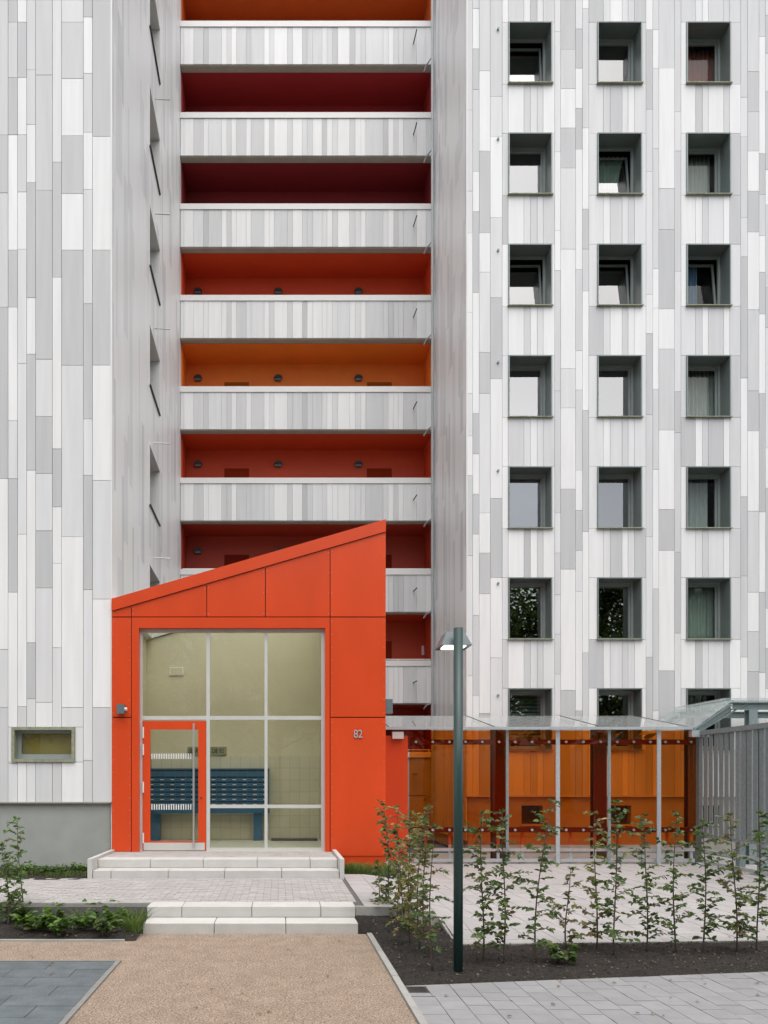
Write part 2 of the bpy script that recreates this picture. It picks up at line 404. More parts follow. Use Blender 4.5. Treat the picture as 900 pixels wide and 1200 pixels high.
# ================================================================== RIGHT BLOCK
block = thing('apartment_block', 'apartment block with square deep-set windows and patchwork of grey cladding panels', 'building', (10, 22, 0))
cols_w = [(595.6, 646.8), (699.8, 752.0), (804.2, 856.0)]
row_top = [26.2, 156.2, 286.3, 416.6, 546.8, 676.8, 806.5]
WH = 72.6
wins = []
for r, t in enumerate(row_top):
    for ci, (a, b) in enumerate(cols_w): wins.append((r, ci, X(a, Y_B), X(b, Y_B), Z(t + WH, Y_B), Z(t, Y_B)))
sto = (row_top[-1] - row_top[0]) / 6 * Y_B / F
for up in (1,):   # one more storey above the picture
    for ci, (a, b) in enumerate(cols_w): wins.append((-up, ci, X(a, Y_B), X(b, Y_B), Z(row_top[0] + WH, Y_B) + up * sto, Z(row_top[0], Y_B) + up * sto))
holes = [(q[2], q[3], q[4], q[5]) for q in wins]
pb = Z(932.5, Y_B)
base_holes = [(X(a, Y_B), X(b, Y_B), Z(966, Y_B), Z(944, Y_B)) for a, b in ((612, 637), (717, 741), (822, 846))]
XR = 17.0
mb = MB()
wall_holes(mb, 'y', Y_B + .03, .36, X_B + .03, XR, pb, TOP, holes)
mb.box(X_B + .03, X_B + .33, Y_B + .39, 26.5, 0, TOP); mb.box(X_B + .33, XR, 26.2, 26.5, 0, TOP); mb.box(XR - .3, XR, Y_B + .39, 26.2, 0, TOP)
mb.box(X_B + .03, XR, Y_B + .05, 26.4, TOP, TOP + .2)
mb.build('wall', 'backing', block)
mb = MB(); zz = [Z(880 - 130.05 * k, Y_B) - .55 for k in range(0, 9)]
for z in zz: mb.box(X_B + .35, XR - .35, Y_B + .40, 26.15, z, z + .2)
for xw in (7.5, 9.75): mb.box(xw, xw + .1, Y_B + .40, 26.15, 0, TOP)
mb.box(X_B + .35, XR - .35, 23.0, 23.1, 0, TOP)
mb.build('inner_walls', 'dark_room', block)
mb = MB(); wall_holes(mb, 'y', Y_B + .06, .3, X_B + .05, XR, 0, pb - .002, base_holes); mb.build('plinth', 'plinth_court', block)
MB().box(X_B + .01, XR, Y_B - .02, Y_B + .07, pb - .025, pb).build('drip_rail', 'trim_white', block)
for (a, b, c, d) in base_holes:
    wn = MB().box(a, b, Y_B + .30, Y_B + .32, c, d).build('basement_hatch', 'galv_dark', block)
    MB().box(a - .03, b + .03, Y_B + .0, Y_B + .2, c - .04, c).build('sill', 'concrete', wn)
MB().box(X_B - .008, X_B + .022, Y_B - .006, Y_B + .045, pb, TOP).build('corner_trim', 'trim_white', block)
bc = [
 (547.6,554,[(0,'M'),(129,'M'),(224,'L'),(273,'W'),(366,'W'),(461,'L'),(511,'W'),(557,'M'),(651,'L'),(792,'W')]),
 (554,561.5,[(0,'M'),(10,'W'),(57,'G'),(105,'M'),(201,'W'),(248,'G'),(343,'W'),(484,'G'),(532,'W'),(579,'G'),(626,'W'),(721,'M'),(815,'W')]),
 (561.5,574.5,[(0,'M'),(83,'W'),(177,'G'),(273,'W'),(319,'L'),(413,'G'),(461,'L'),(601,'W'),(648,'G'),(696,'W'),(836,'G')]),
 (574.5,588.5,[(0,'M'),(113,'L'),(160,'W'),(255,'L'),(349,'G'),(444,'W'),(584,'G'),(677,'W'),(771,'L')]),
 (650,657,[(0,'L'),(37,'L'),(178,'W'),(270,'W'),(317,'M'),(458,'M'),(601,'L'),(648,'M'),(697,'L'),(743,'M'),(790,'L'),(838,'W')]),
 (657,674.5,[(0,'G'),(58,'M'),(104,'W'),(150,'G'),(197,'L'),(292,'W'),(432,'L'),(478,'W'),(573,'G'),(667,'W'),(809,'G')]),
 (674.5,682.5,[(0,'L'),(34,'G'),(80,'W'),(127,'G'),(175,'W'),(316,'M'),(411,'W'),(457,'M'),(551,'W'),(598,'G'),(645,'L'),(693,'W'),(833,'G')]),
 (682.5,690,[(0,'W'),(10,'M'),(150,'W'),(245,'G'),(292,'M'),(341,'W'),(481,'G'),(623,'W'),(765,'M')]),
 (757,765,[(0,'W'),(35,'G'),(128,'M'),(201,'L'),(345,'W'),(391,'G'),(486,'M'),(629,'L'),(770,'G')]),
 (765,772,[(0,'M'),(35,'W'),(80,'L'),(174,'M'),(315,'W'),(361,'W'),(456,'M'),(550,'W'),(690,'M'),(833,'W')]),
 (772,790.5,[(0,'M'),(80,'W'),(221,'M'),(269,'G'),(362,'W'),(409,'M'),(504,'W'),(597,'G'),(645,'W'),(786,'G')]),
 (790.5,798,[(0,'M'),(131,'L'),(177,'M'),(318,'L'),(459,'G'),(507,'M'),(647,'G'),(742,'L'),(835,'M')]),
 (868,876,[(0,'M'),(114,'L'),(160,'M'),(255,'L'),(301,'G'),(443,'W'),(582,'G'),(675,'M'),(770,'W')]),
 (876,889.5,[(0,'M'),(84,'G'),(131,'M'),(177,'W'),(224,'G'),(272,'W'),(363,'M'),(458,'G'),(505,'W'),(599,'M'),(694,'W'),(740,'M'),(787,'G')]),
 (889.5,897,[(0,'M'),(43,'W'),(180,'G'),(228,'M'),(276,'W'),(319,'G'),(368,'W'),(461,'G'),(600,'W'),(694,'G'),(788,'W')]),
 (897,905,[(0,'L'),(18,'G'),(63,'L'),(107,'G'),(199,'W'),(240,'M'),(337,'G'),(384,'L'),(525,'W'),(572,'G'),(713,'W'),(760,'G'),(807,'W')])]
YB_BOT = 932.5
low = MB(); hidden_from = 858
def bpanel(t, x0, x1, y0, y1):      # photo px -> panel part; the ones behind the shelter glass, too, stay panels
    panel(block, t, X(x0, Y_B), X(x1, Y_B), Z(y1, Y_B), Z(y0, Y_B), Y_B)
for (a, b, segs) in bc:
    for i, (y, t) in enumerate(segs):
        yb = segs[i + 1][0] if i + 1 < len(segs) else YB_BOT
        bpanel(t, a, b, y, yb)
sub = [[588.5,595.5,614,621.5,629.5,636.5,650], [690,707,715,729,736,743.5,757], [798,815,823,830,848,855,868]]
sp = [  # spandrel rows 0..7 for each window column
 ['WMWGLM','LWMLMW','GWLMLM','LWMWLW','WMLWLM','LWGWMW','MWMLML','LWLMWL'],
 ['GLWLMG','LMGLWL','LWMLML','GLWMWW','LWLMLL','WLGWLG','GWLMLW','WLMWLM'],
 ['MLWMMM','WGLWMW','WWMLWG','LMWMWM','GWMGWM','WLMLWM','WGLLGW','LWMLWM']]
slivL = ['LMWLWLL', 'MLLLLWW', 'WLWMWWM']; slivR = ['LLWLWLL', 'MLLLLLW', 'MGLGMMW']
for ci in range(3):
    for r in range(8):
        y0 = 0 if r == 0 else row_top[r - 1] + WH
        y1 = row_top[r] if r < 7 else YB_BOT
        for k, t in enumerate(sp[ci][r]): bpanel(t, sub[ci][k], sub[ci][k + 1], y0, y1)
    for r in range(7):
        bpanel(slivL[ci][r], sub[ci][0], cols_w[ci][0], row_top[r], row_top[r] + WH)
        bpanel(slivR[ci][r], cols_w[ci][1], sub[ci][-1], row_top[r], row_top[r] + WH)
mb = MB()    # boards above the frame and further right, joined
def fill(mb, x0, x1, z0, z1, holes):
    x = x0
    while x < x1 - .02:
        x2 = min(x1, x + random.choice([.16, .16, .17, .29, .36])); x2 = x1 if x1 - x2 < .1 else x2
        z = z0; prev = None
        while z < z1:
            z2 = min(z1, z + 1.0 * random.choice([1, 2, 3]) * (1 if z > z0 else random.uniform(.3, 1))); t = rand_tone(prev); prev = t
            for (a, b, c, d) in subtract((x, x2, z, z2), holes): mb.box(a + .003, b - .003, Y_B, Y_B + .022, c + .003, d - .003, 'WLMG'.index(t))
            z = z2
        x = x2
fill(mb, X(547.6, Y_B), X(905, Y_B), Z(0, Y_B), TOP, holes); fill(mb, X(905, Y_B), XR, pb, TOP, [])
stuff(mb.build('outer_boards', CL, block))
mb = MB(); side_cladding(mb, X_B, -1, Y_B + .05, 25.2, .3, TOP, [])
stuff(mb.build('side_boards', CL, block))
for y in (35, 163.5, 294, 425, 552, 684, 815):
    xc, zc = X(583.5, Y_B), Z(y, Y_B)
    MB().tube([(xc, Y_B - .045, zc), (xc, Y_B + .01, zc)], .03, 10).build('vent_cap', 'galv', block)

def make_window(q, tilt=0):
    r, ci, a, b, c, d = q; t = .028; y0, y1 = Y_B - .03, Y_B + .46
    m = MB(); m.box(a, b, y0, y1, d - t, d); m.box(a, b, y0, y1, c, c + t); m.box(a, a + t, y0, y1, c + t, d - t); m.box(b - t, b, y0, y1, c + t, d - t)
    wn = m.build('window', 'reveal', block)
    MB().prism([(a - .02, y0 - .045, c - .012), (a - .02, y0 - .045, c + .006), (a - .02, y1 - .08, c + .05), (a - .02, y1 - .08, c + .03)], (b - a + .04, 0, 0)).build('sill', 'moss_frame', wn)
    a, b, c, d = a + t, b - t, c + t, d - t; fy = Y_B + .40
    m = MB(); f = .055
    m.box(a, b, fy, fy + .06, d - f, d); m.box(a, b, fy, fy + .06, c, c + f); m.box(a, a + f, fy, fy + .06, c + f, d - f); m.box(b - f, b, fy, fy + .06, c + f, d - f)
    m.build('frame', 'win_frame', wn)
    a, b, c, d = a + f - .01, b - f + .01, c + f - .01, d - f + .01; sy = fy + .062
    rot = lambda p: p
    if tilt:
        cs, sn = math.cos(tilt), math.sin(tilt)
        rot = lambda p: (p[0], sy + (p[1] - sy) * cs + (p[2] - c) * sn, c + (p[2] - c) * cs - (p[1] - sy) * sn)
    m = MB(); g = .05
    m.box(a, b, sy, sy + .05, d - g, d); m.box(a, b, sy, sy + .05, c, c + g); m.box(a, a + g, sy, sy + .05, c + g, d - g); m.box(b - g, b, sy, sy + .05, c + g, d - g)
    m.v = [rot(p) for p in m.v]; m.build('sash', 'win_frame', wn)
    m = MB().box(a + g - .005, b - g + .005, sy + .018, sy + .026, c + g - .005, d - g + .005); m.v = [rot(p) for p in m.v]; m.build('pane', 'glass_plain' if ci == 2 else 'glass_win', wn)
    return wn
tilts = {(0, 0): .10, (2, 0): .13, (1, 1): .13, (2, 1): .12, (2, 2): .12}
for q in wins: make_window(q, tilts.get((q[0], q[1]), 0))
# curtains and blinds behind the panes
def curtain(q, color, name, label, frac=(0, 1), top=1.0, amp=.03, n=9, gather=0):
    mn = 'curtain_' + '_'.join(str(int(c * 1000)) for c in color)
    mat(mn, color, rough=.9, vary=.12, scale=9, stretch=(6, 1, .3))
    r, ci, a, b, c, d = q; w_ = b - a; x0, x1 = a + w_ * frac[0] + .02, a + w_ * frac[1] - .02; z1 = d - .02; z0 = z1 - (d - c - .04) * top
    m = MB(); seg = 72; rows = 6; yy = Y_B + .72
    for j in range(rows + 1):
        tz = j / rows; z = z1 + (z0 - z1) * tz
        for i in range(seg + 1):
            u = i / seg; k = 1 - gather * math.sin(tz * math.pi * .5)
            xx = x0 + (x1 - x0) * (.5 + (u - .5) * k)
            m.v.append((xx, yy + amp * math.sin(u * n * 6.28 + .5 * math.sin(u * 17)), z))
    for j in range(rows):
        for i in range(seg):
            p = j * (seg + 1) + i; m.f.append((p, p + 1, p + seg + 2, p + seg + 1)); m.m.append(0)
    o = m.build(name, mn, smoothed=True); sd = o.modifiers.new('thickness', 'SOLIDIFY'); sd.thickness = .004
    return tag(o, label, 'curtain', 'curtains behind the block windows')
W = {(q[0], q[1]): q for q in wins}
curtain(W[(0, 2)], (.36, .10, .07), 'curtain', 'rust-red pleated curtain filling a block window')
curtain(W[(1, 2)], (.42, .44, .42), 'curtain', 'grey curtain in the window below the rust-red curtain', (0, .9))
curtain(W[(2, 2)], (.16, .26, .40), 'curtain', 'blue curtain behind a tilted-open sash', (0, .6))
curtain(W[(3, 2)], (.50, .51, .49), 'curtain', 'pale grey curtain in the window below the blue curtain', (.3, 1), n=7)
curtain(W[(4, 2)], (.40, .43, .42), 'curtain', 'dim grey curtain two windows below the blue curtain', (0, .85), n=7)
curtain(W[(5, 2)], (.36, .42, .38), 'curtain', 'greenish grey curtain in the window second above the sloped steel canopy', n=6)
curtain(W[(6, 2)], (.38, .40, .38), 'curtain', 'grey curtain in the window just above the sloped steel canopy', (0, .7), n=6)
curtain(W[(1, 1)], (.55, .62, .56), 'curtain', 'short gathered pale lace curtain behind a tilted-open sash', (0, .9), .62, gather=.35, n=8)
q = W[(6, 0)]; rt = thing('window_blind', 'grey horizontal slat blind behind the window above the orange glass shelter', 'blind', (q[2], Y_B + .7, q[4]))
mat('blind_slat', (.34, .37, .35), rough=.5)
k = 0; z = q[5] - .06
while z > q[4] + .05:
    MB().prism([(q[2] + .03, Y_B + .66, z), (q[2] + .03, Y_B + .665, z + .005), (q[2] + .03, Y_B + .72, z + .07), (q[2] + .03, Y_B + .715, z + .065)], (q[3] - q[2] - .06, 0, 0)).build('slat', 'blind_slat', rt); z -= .095

# ================================================================== GALLERY BLOCK
gal = thing('access_gallery', 'open access galleries with striped grey parapets and red and orange walls between two buildings', 'building', (0.9, 24, 0))
YBK = 24.95
colors = {8: (.62, .13, .02), 7: (.33, .020, .022), 6: (.22, .014, .018), 5: (.62, .065, .014), 4: (.78, .20, .02), 3: (.58, .060, .012), 2: (.38, .034, .012), 1: (.50, .050, .012), 0: (.34, .03, .012)}
strips = [30,44,76,108,124,168,185,200,217,249,265,308,325,341,385,402,434,450,468,499,515,533,551,590,608,627,643,700,717,735,750,767,810,842,862]
sx = [X(200 + s / 2.8125, Y_G) for s in strips]; sx[0] = X_T + .01; sx[-1] = X_B - .01
patt = ['LWMWMWMWMWMWLWMWGMWLWLWMLWMLWMWMLW'[:34]]
for i in range(0, 9):
    mc = 'gallery_%d' % i; mat(mc, colors[i], rough=.6, vary=.04, scale=2)
    top = 2.67 + 2.8 * i; fl = top - 1.10; bot = top - 1.285
    par = MB().box(X_T + .005, X_B - .005, Y_G + .03, Y_G + .25, bot + .004, top - .002).build('parapet', 'olive_concrete', gal)
    seed = random.randint(0, 5)
    for k in range(len(sx) - 1):
        if i == 0: break
        t = random.choices(patt[0][k] + rand_tone(), weights=(6, 4))[0]
        panel(par, t, sx[k], sx[k + 1], bot + .03, top - .12, Y_G, gap=.003, name='parapet_board')
    cp = MB().box(X_T + .004, X_B - .004, Y_G - .03, Y_G + .29, top, top + .05)
    cp.box(X_T + .004, X_B - .004, Y_G - .03, Y_G - .012, top - .12, top); cp = cp.build('coping', 'trim_white', par)
    hr = MB(); zr = top + .12; yr = Y_G + .2
    hr.tube([(X_T + .05, yr, zr), (X_B - .05, yr, zr)], .014, 8)
    for k in range(9):
        xx = X_T + .1 + k * (X_B - X_T - .2) / 8; hr.box(xx - .012, xx + .012, yr - .01, yr + .01, top + .05, zr)
    hr.build('handrail', 'trim_white', gal)
    MB().box(X_T + .005, X_B - .005, Y_G + .25, YBK + .2, fl - .17, fl).build('floor_slab', 'olive_concrete', gal)
    # space of level i: back wall, ends, ceiling
    zc = bot + 2.8
    MB().box(X_T + .03, X_B - .03, Y_G + .252, YBK, zc - .012, zc + .0).build('ceiling', mc, gal)
    bw = MB().box(X_T + .005, X_B - .005, YBK, YBK + .2, fl, zc - .002).build('back_wall', mc, gal)
    for xa in (X_T + .005, X_B - .028): MB().box(xa, xa + .023, Y_G + .26, YBK - .002, fl + .002, zc - .014).build('end_wall', mc, gal)
    for xa in (X(263, YBK), X(430, YBK)):
        dm = 'gallery_door_%d' % i; mat(dm, tuple(.45 * c for c in colors[i]), rough=.85, spec=.1)
        m = MB(); m.box(xa, xa + .07, YBK - .03, YBK - .001, fl + .005, fl + 2.0); m.box(xa + .73, xa + .80, YBK - .03, YBK - .001, fl + .005, fl + 2.0); m.box(xa + .07, xa + .73, YBK - .03, YBK - .001, fl + 1.93, fl + 2.0); m.box(xa + .07, xa + .73, YBK - .018, YBK - .001, fl + .005, fl + 1.93)
        dr = m.build('door', dm, bw)
    zs = top - .62
    MB().tube([(X(484.5, Y_G), Y_G + .02, zs), (X(484.5, Y_G) + .02, Y_G - .46, zs - .02)], [.018, .018], 8).build('water_spout', 'dark_metal', gal)
    zs = bot - .02
    MB().tube([(X_B - .28, Y_G + .06, zs - .12), (X_B - .22, Y_G - .05, zs - .02), (X_B - .09, Y_G - .26, zs + .03)], .022, 8).build('drain_branch', 'galv_light', gal)
    if i in (1, 4): MB().box(X(494, YBK), X(499, YBK), YBK - .03, YBK - .001, fl + 1.55, fl + 1.85).build('switch_plate', 'trim_white', gal)
# top storey above picture
MB().box(X_T + .005, X_B - .005, Y_G + .03, YBK + .2, 2.67 + 2.8 * 9 - 1.285 + .002, 27.0).build('roof_parapet', 'olive_concrete', gal)
MB().box(X_T + .005, X_B - .005, Y_G + .05, YBK + .2, 0, 1.38).build('base_wall', 'plinth_court', gal)
MB().tube([(X_B - .085, Y_G - .28, .1), (X_B - .085, Y_G - .28, TOP - .1)], .04, 10).build('downpipe', 'galv_light', gal)
cn = {5: 'red-orange', 4: 'amber-orange', 3: 'bright red', 2: 'dark red'}
where = ['nearest the tower wall', 'midway between the two door heads', 'nearest the windowed block']
for i in (5, 4, 3, 2):
    for k, xx in enumerate((-2.6, 0.0, 2.6)):
        if i == 2 and k == 2: continue
        fl = 2.67 + 2.8 * i - 1.1; zc = fl + 2.09 + (.01 * (i % 2))
        lm = thing('wall_lamp', f'dark hooded lamp on the {cn[i]} gallery wall, {where[k]}', 'lamp', (xx, YBK, zc), 'hooded lamps along the gallery walls')
        m = MB(); pr = []
        for j in range(9):
            a_ = math.pi * j / 8; pr.append((xx + .13 * math.cos(a_), YBK - .004, zc + .02 + .10 * math.sin(a_)))
        m.prism(pr, (0, -.12, 0)); m.build('hood', 'dark_metal', lm)
        MB().prism([(xx - .11, YBK - .004, zc + .018), (xx + .11, YBK - .004, zc + .018), (xx + .09, YBK - .004, zc - .055), (xx - .09, YBK - .004, zc - .055)], (0, -.09, 0)).build('lens', 'lamp_hood', lm)

# ================================================================== ENTRANCE PAVILION
pav = thing('entrance_pavilion', 'bright orange entrance pavilion with sloping roof, glazed front and number 82', 'building', (-.5, 15, 0.2))
YP = 13.85
def px(p): return X(p, YP)
def pz(p): return Z(p, YP)
def rooftop(p): return 702 + (p - 131) * (609 - 702) / (452 - 131)      # photo y of the roof edge
XL, XRt = px(131), px(452)
def front_panel(pts, name='front_panel', y=YP, th=.03, m='orange', parent=None):
    return MB().prism([(px(a), y, pz(b)) for a, b in pts], (0, th, 0)).build(name, m, parent or pav)
# fascia
front_panel([(131, rooftop(131)), (452, rooftop(452)), (452, rooftop(452) + 14.2), (131, rooftop(131) + 14.2)], 'fascia', YP - .03, .06)
g = .55
def top_panel(a, b): front_panel([(a, rooftop(a) + 15), (b, rooftop(b) + 15), (b, 722.4), (a, 722.4)])
for a, b in ((131, 153.6), (154.5, 241.8), (242.7, 310.6), (311.5, 386.4), (387.3, 452)): top_panel(a, b)
for (a, b, c, d) in ((131, 153.6, 723.6, 840), (131, 153.6, 841.2, 998), (387.3, 452, 723.6, 840), (387.3, 452, 841.2, 1003)):
    front_panel([(a, c), (b, c), (b, d), (a, d)])
m = MB()     # portal round the glazing
m.prism([(px(a), YP - .012, pz(b)) for a, b in ((154.5, 723.6), (386.4, 723.6), (386.4, 736), (154.5, 736))], (0, .17, 0))
m.prism([(px(a), YP - .012, pz(b)) for a, b in ((154.5, 736), (162.8, 736), (162.8, 998), (154.5, 998))], (0, .17, 0))
m.prism([(px(a), YP - .012, pz(b)) for a, b in ((381, 736), (386.4, 736), (386.4, 998), (381, 998))], (0, .17, 0))
m.build('portal', 'orange', pav)
m = MB()
def rivets(x, y0_, y1_, st=14):
    n_ = max(1, int((y1_ - y0_) / st))
    for k in range(n_ + 1):
        yy = y0_ + (y1_ - y0_) * k / n_; m.tube([(px(x), YP - .003, pz(yy)), (px(x), YP + .002, pz(yy))], .006, 6)
for xx, ya_, yb_ in ((152, 728, 835), (152, 846, 994), (389, 728, 835), (389, 846, 999), (450, 728, 835), (450, 846, 999), (133, 728, 835), (133, 846, 994)): rivets(xx, ya_, yb_)
for xx in (156, 240.3, 244.2, 309, 313, 385, 389, 450): rivets(xx, rooftop(xx) + 19, 719, 20)
stuff(m.build('rivets', 'galv_light', pav))
# shell
yb0, yb1 = YP + .035, 16.9
m = MB()
def shell_front(a, b, c0, d0, c1, d1): pass
for a, b, lo in ((131.3, 160, 998), (384, 451.7, 1003)):
    m.prism([(px(a), yb0, pz(rooftop(a) + 6)), (px(b), yb0, pz(rooftop(b) + 6)), (px(b), yb0, pz(lo)), (px(a), yb0, pz(lo))], (0, .10, 0))
m.prism([(px(160), yb0, pz(rooftop(160) + 6)), (px(384), yb0, pz(rooftop(384) + 6)), (px(384), yb0, pz(732)), (px(160), yb0, pz(732))], (0, .10, 0))
m.build('backing', 'joint', pav)
zL, zR = pz(702) - .06, pz(609) - .06
def rz(x): return zL + (zR - zL) * (x - XL) / (XRt - XL)
m = MB()     # outer walls
m.prism([(XRt - .12, YP + .14, .05), (XRt - .12, yb1, .05), (XRt - .12, yb1, rz(XRt) - .2), (XRt - .12, YP + .14, rz(XRt) - .2)], (.119, 0, 0))
m.prism([(XL + .02, YP + .14, .2), (XL + .02, yb1, .2), (XL + .02, yb1, rz(XL) - .2), (XL + .02, YP + .14, rz(XL) - .2)], (.1, 0, 0))
m.build('side_wall', 'orange', pav)
# roof with an unseen glazed opening, added to brighten the hall
hx0, hx1, hy0, hy1 = -2.75, 1.0, YP + .25, 16.7
m = MB()
for (a, b, c, d) in ((XL + .01, hx0, YP + .03, yb1), (hx1, XRt - .01, YP + .03, yb1), (hx0, hx1, YP + .03, hy0), (hx0, hx1, hy1, yb1)):
    m.prism([(a, c, rz(a) - .18), (b, c, rz(b) - .18), (b, c, rz(b)), (a, c, rz(a))], (0, d - c, 0))
m.build('roof', 'trim_white', pav)
MB().prism([(hx0 - .03, hy0, rz(hx0 - .03) + .012), (hx1 + .03, hy0, rz(hx1 + .03) + .012), (hx1 + .03, hy0, rz(hx1 + .03) + .03), (hx0 - .03, hy0, rz(hx0 - .03) + .03)], (0, hy1 - hy0, 0)).build('added_rooflight', 'glass_clear', pav)
# interior
YI = 16.75; IL, IR = XL + .13, .90
m = MB().prism([(IL, YI, LAND), (IR, YI, LAND), (IR, YI, rz(IR) - .2), (IL, YI, rz(IL) - .2)], (0, .1, 0))
bwall = m.build('inner_wall', 'cream', pav)
MB().prism([(IR, YP + .30, LAND), (IR, YI + .1, LAND), (IR, YI + .1, rz(IR) - .2), (IR, YP + .30, rz(IR) - .2)], (.1, 0, 0)).build('inner_side_wall', 'cream', pav)
MB().prism([(IL - .005, YP + .15, LAND), (IL - .005, YI, LAND), (IL - .005, YI, rz(IL) - .2), (IL - .005, YP + .15, rz(IL) - .2)], (.01, 0, 0)).build('inner_side_wall', 'cream', pav)
MB().box(XL + .12, XRt - .13, YP + .03, YI, .30, LAND + .004).build('floor', 'floor_in', pav)
grt = MB().box(IL, IR, YI - .008, YI - .0005, LAND + .006, 2.35).build('tile_field', 'grout', pav)
tw, th = .215, .26; nx = int((IR - IL) / tw); t0 = MB().box(0, tw - .006, 0, .008, 0, th - .006).build('tile', 'tile'); tme = t0.data; bpy.data.objects.remove(t0)
for i in range(nx):
    for j in range(7):
        o = bpy.data.objects.new('tile', tme); col.objects.link(o); o.location = (IR - (i + 1) * tw, YI - .014 - random.uniform(0, .001), LAND + .008 + j * th); attach(o, grt)
MB().box(X(318, YI), X(371, YI), YI - .4, YI - .1, LAND + .006, LAND + .05).build('floor_grille', 'grate', pav)
# glazing frame
YF = YP + .10; fz0 = LAND + .006
def fx(p): return X(p, YF)
def fzz(p): return Z(p, YF)
m = MB(); ft = (YF, YF + .07)
bars = [(162.5, 167, 736, 998), (376.5, 381, 736, 998), (167, 376.5, 736, 741), (167, 376.5, 839, 843.5)]
for a, b, c, d in bars: m.box(fx(a), fx(b), *ft, fzz(d) + (0.01 if d > 990 else 0), fzz(c))
m.box(fx(241.8), fx(246), YF, YF + .07, fzz(998) + .01, fzz(843.5)); m.box(fx(241.8), fx(246), YF, YF + .07, fzz(839), fzz(741))
m.box(fx(310), fx(313.5), YF + .001, YF + .069, fzz(998) + .01, fzz(843.5)); m.box(fx(310), fx(313.5), YF + .001, YF + .069, fzz(839), fzz(741))
for a, b in ((246, 310), (313.5, 376.5)):
    m.box(fx(a), fx(b), YF + .002, YF + .068, fzz(947), fzz(943)); m.box(fx(a), fx(b), YF + .002, YF + .068, fzz(998) + .01, fzz(993.5))
m.build('glazing_frame', 'silver', pav)
def pane(a, b, c, d, parent, y=YF + .03): return MB().box(fx(a), fx(b), y, y + .012, fzz(d), fzz(c)).build('pane', 'glass_door', parent)
for a, b in ((167, 241.8), (246, 310), (313.5, 376.5)): pane(a, b, 741, 839, pav)
for a, b in ((246, 310), (313.5, 376.5)): pane(a, b, 843.5, 943, pav); pane(a, b, 947, 993.5, pav)
# door
yd = YF - .01
m = MB(); dd = (yd, yd + .06)
for a, b, c, d in ((167.4, 176, 845, 997), (232.5, 241.4, 845, 997), (176, 232.5, 845, 855.5), (176, 232.5, 986, 997)): m.box(fx(a), fx(b), *dd, fzz(d) + .01, fzz(c))
door = m.build('door', 'orange', pav)
pane(176, 232.5, 855.5, 986, door)
MB().box(fx(168.5), fx(240), yd - .004, yd, fzz(996.3), fzz(987.5)).build('kick_plate', 'silver', door)
m = MB(); hx = fx(227.5); m.tube([(hx, yd - .07, fzz(993)), (hx, yd - .07, fzz(848))], .019, 10)
for p in (862, 978): m.tube([(hx, yd - .07, fzz(p)), (hx, yd + .02, fzz(p))], .01, 8)
m.build('handle', 'steel', door)
for a, b in ((852, 865), (872, 885), (916, 929), (976, 988)): MB().tube([(fx(168), yd - .012, fzz(b)), (fx(168), yd - .012, fzz(a))], .016, 8).build('hinge', 'trim_white', door)
MB().tube([(fx(236), yd - .02, fzz(935)), (fx(236), yd, fzz(935))], .016, 10).build('lock', 'dark_metal', door)
for yy0, yy1 in ((883, 889.3), (942.5, 949)):
    m = MB()
    for k in range(18): xx = fx(177.2 + k * 2.85); m.box(xx, xx + .018, YF + .026, YF + .0285, fzz(yy1), fzz(yy0))
    stuff(m.build('safety_marking', 'print_white', door))
# lettering helper
def text_mesh(name, s, size, loc, m, parent, ext=.006, align='CENTER', sx=1.0):
    cu = bpy.data.curves.new(name, 'FONT'); cu.body = s; cu.size = size; cu.extrude = ext; cu.align_x = align; cu.align_y = 'CENTER'
    tmp = bpy.data.objects.new(name, cu); col.objects.link(tmp)
    dg = bpy.context.evaluated_depsgraph_get(); dg.update(); me = bpy.data.meshes.new_from_object(tmp.evaluated_get(dg)); bpy.data.objects.remove(tmp)
    me.materials.clear(); me.materials.append(MATS[m])
    me.transform(Matrix.Translation(loc) @ Euler((R(90), 0, 0)).to_matrix().to_4x4() @ Matrix.Diagonal((sx, 1, 1, 1)))
    o = bpy.data.objects.new(name, me); col.objects.link(o); attach(o, parent); return o
text_mesh('house_number', '82', .205, (px(419.6), YP - .012, pz(860.5)), 'galv_light', pav, .011, sx=.80)
m = MB().box(px(138.5), px(147), YP - .13, YP - .02, pz(837), pz(826)); m.box(px(140), px(144), YP - .02, YP + .001, pz(834), pz(829)); sl_ = m.build('spotlight', 'lamp_hood', pav)
MB().tube([(px(147), YP - .08, pz(831.5)), (px(150), YP - .08, pz(831.5))], .03, 10).build('sensor', 'trim_white', sl_)
MB().box(XRt, XRt + .13, YP + .02, YP + .2, pz(836), pz(819)).build('side_lamp', 'lamp_hood', pav)
# low orange wing towards the shelter
YS = 16.76
wing = MB().box(XRt + .002, X(478, YS), YS, YS + .06, .05, Z(862, YS)).build('wing_panel', 'orange', pav)
MB().box(XRt + .004, X(477.5, YS), YS + .02, YS + .08, .0, .048).build('wing_base', 'plinth_court', pav)
MB().box(XL + .03, XRt - .02, YP + .02, YP + .12, .0, LAND - .002).box(XRt - .9, XRt - .001, YP + .012, YP + .04, .05, pz(1003.5)).build('base', 'orange', pav)
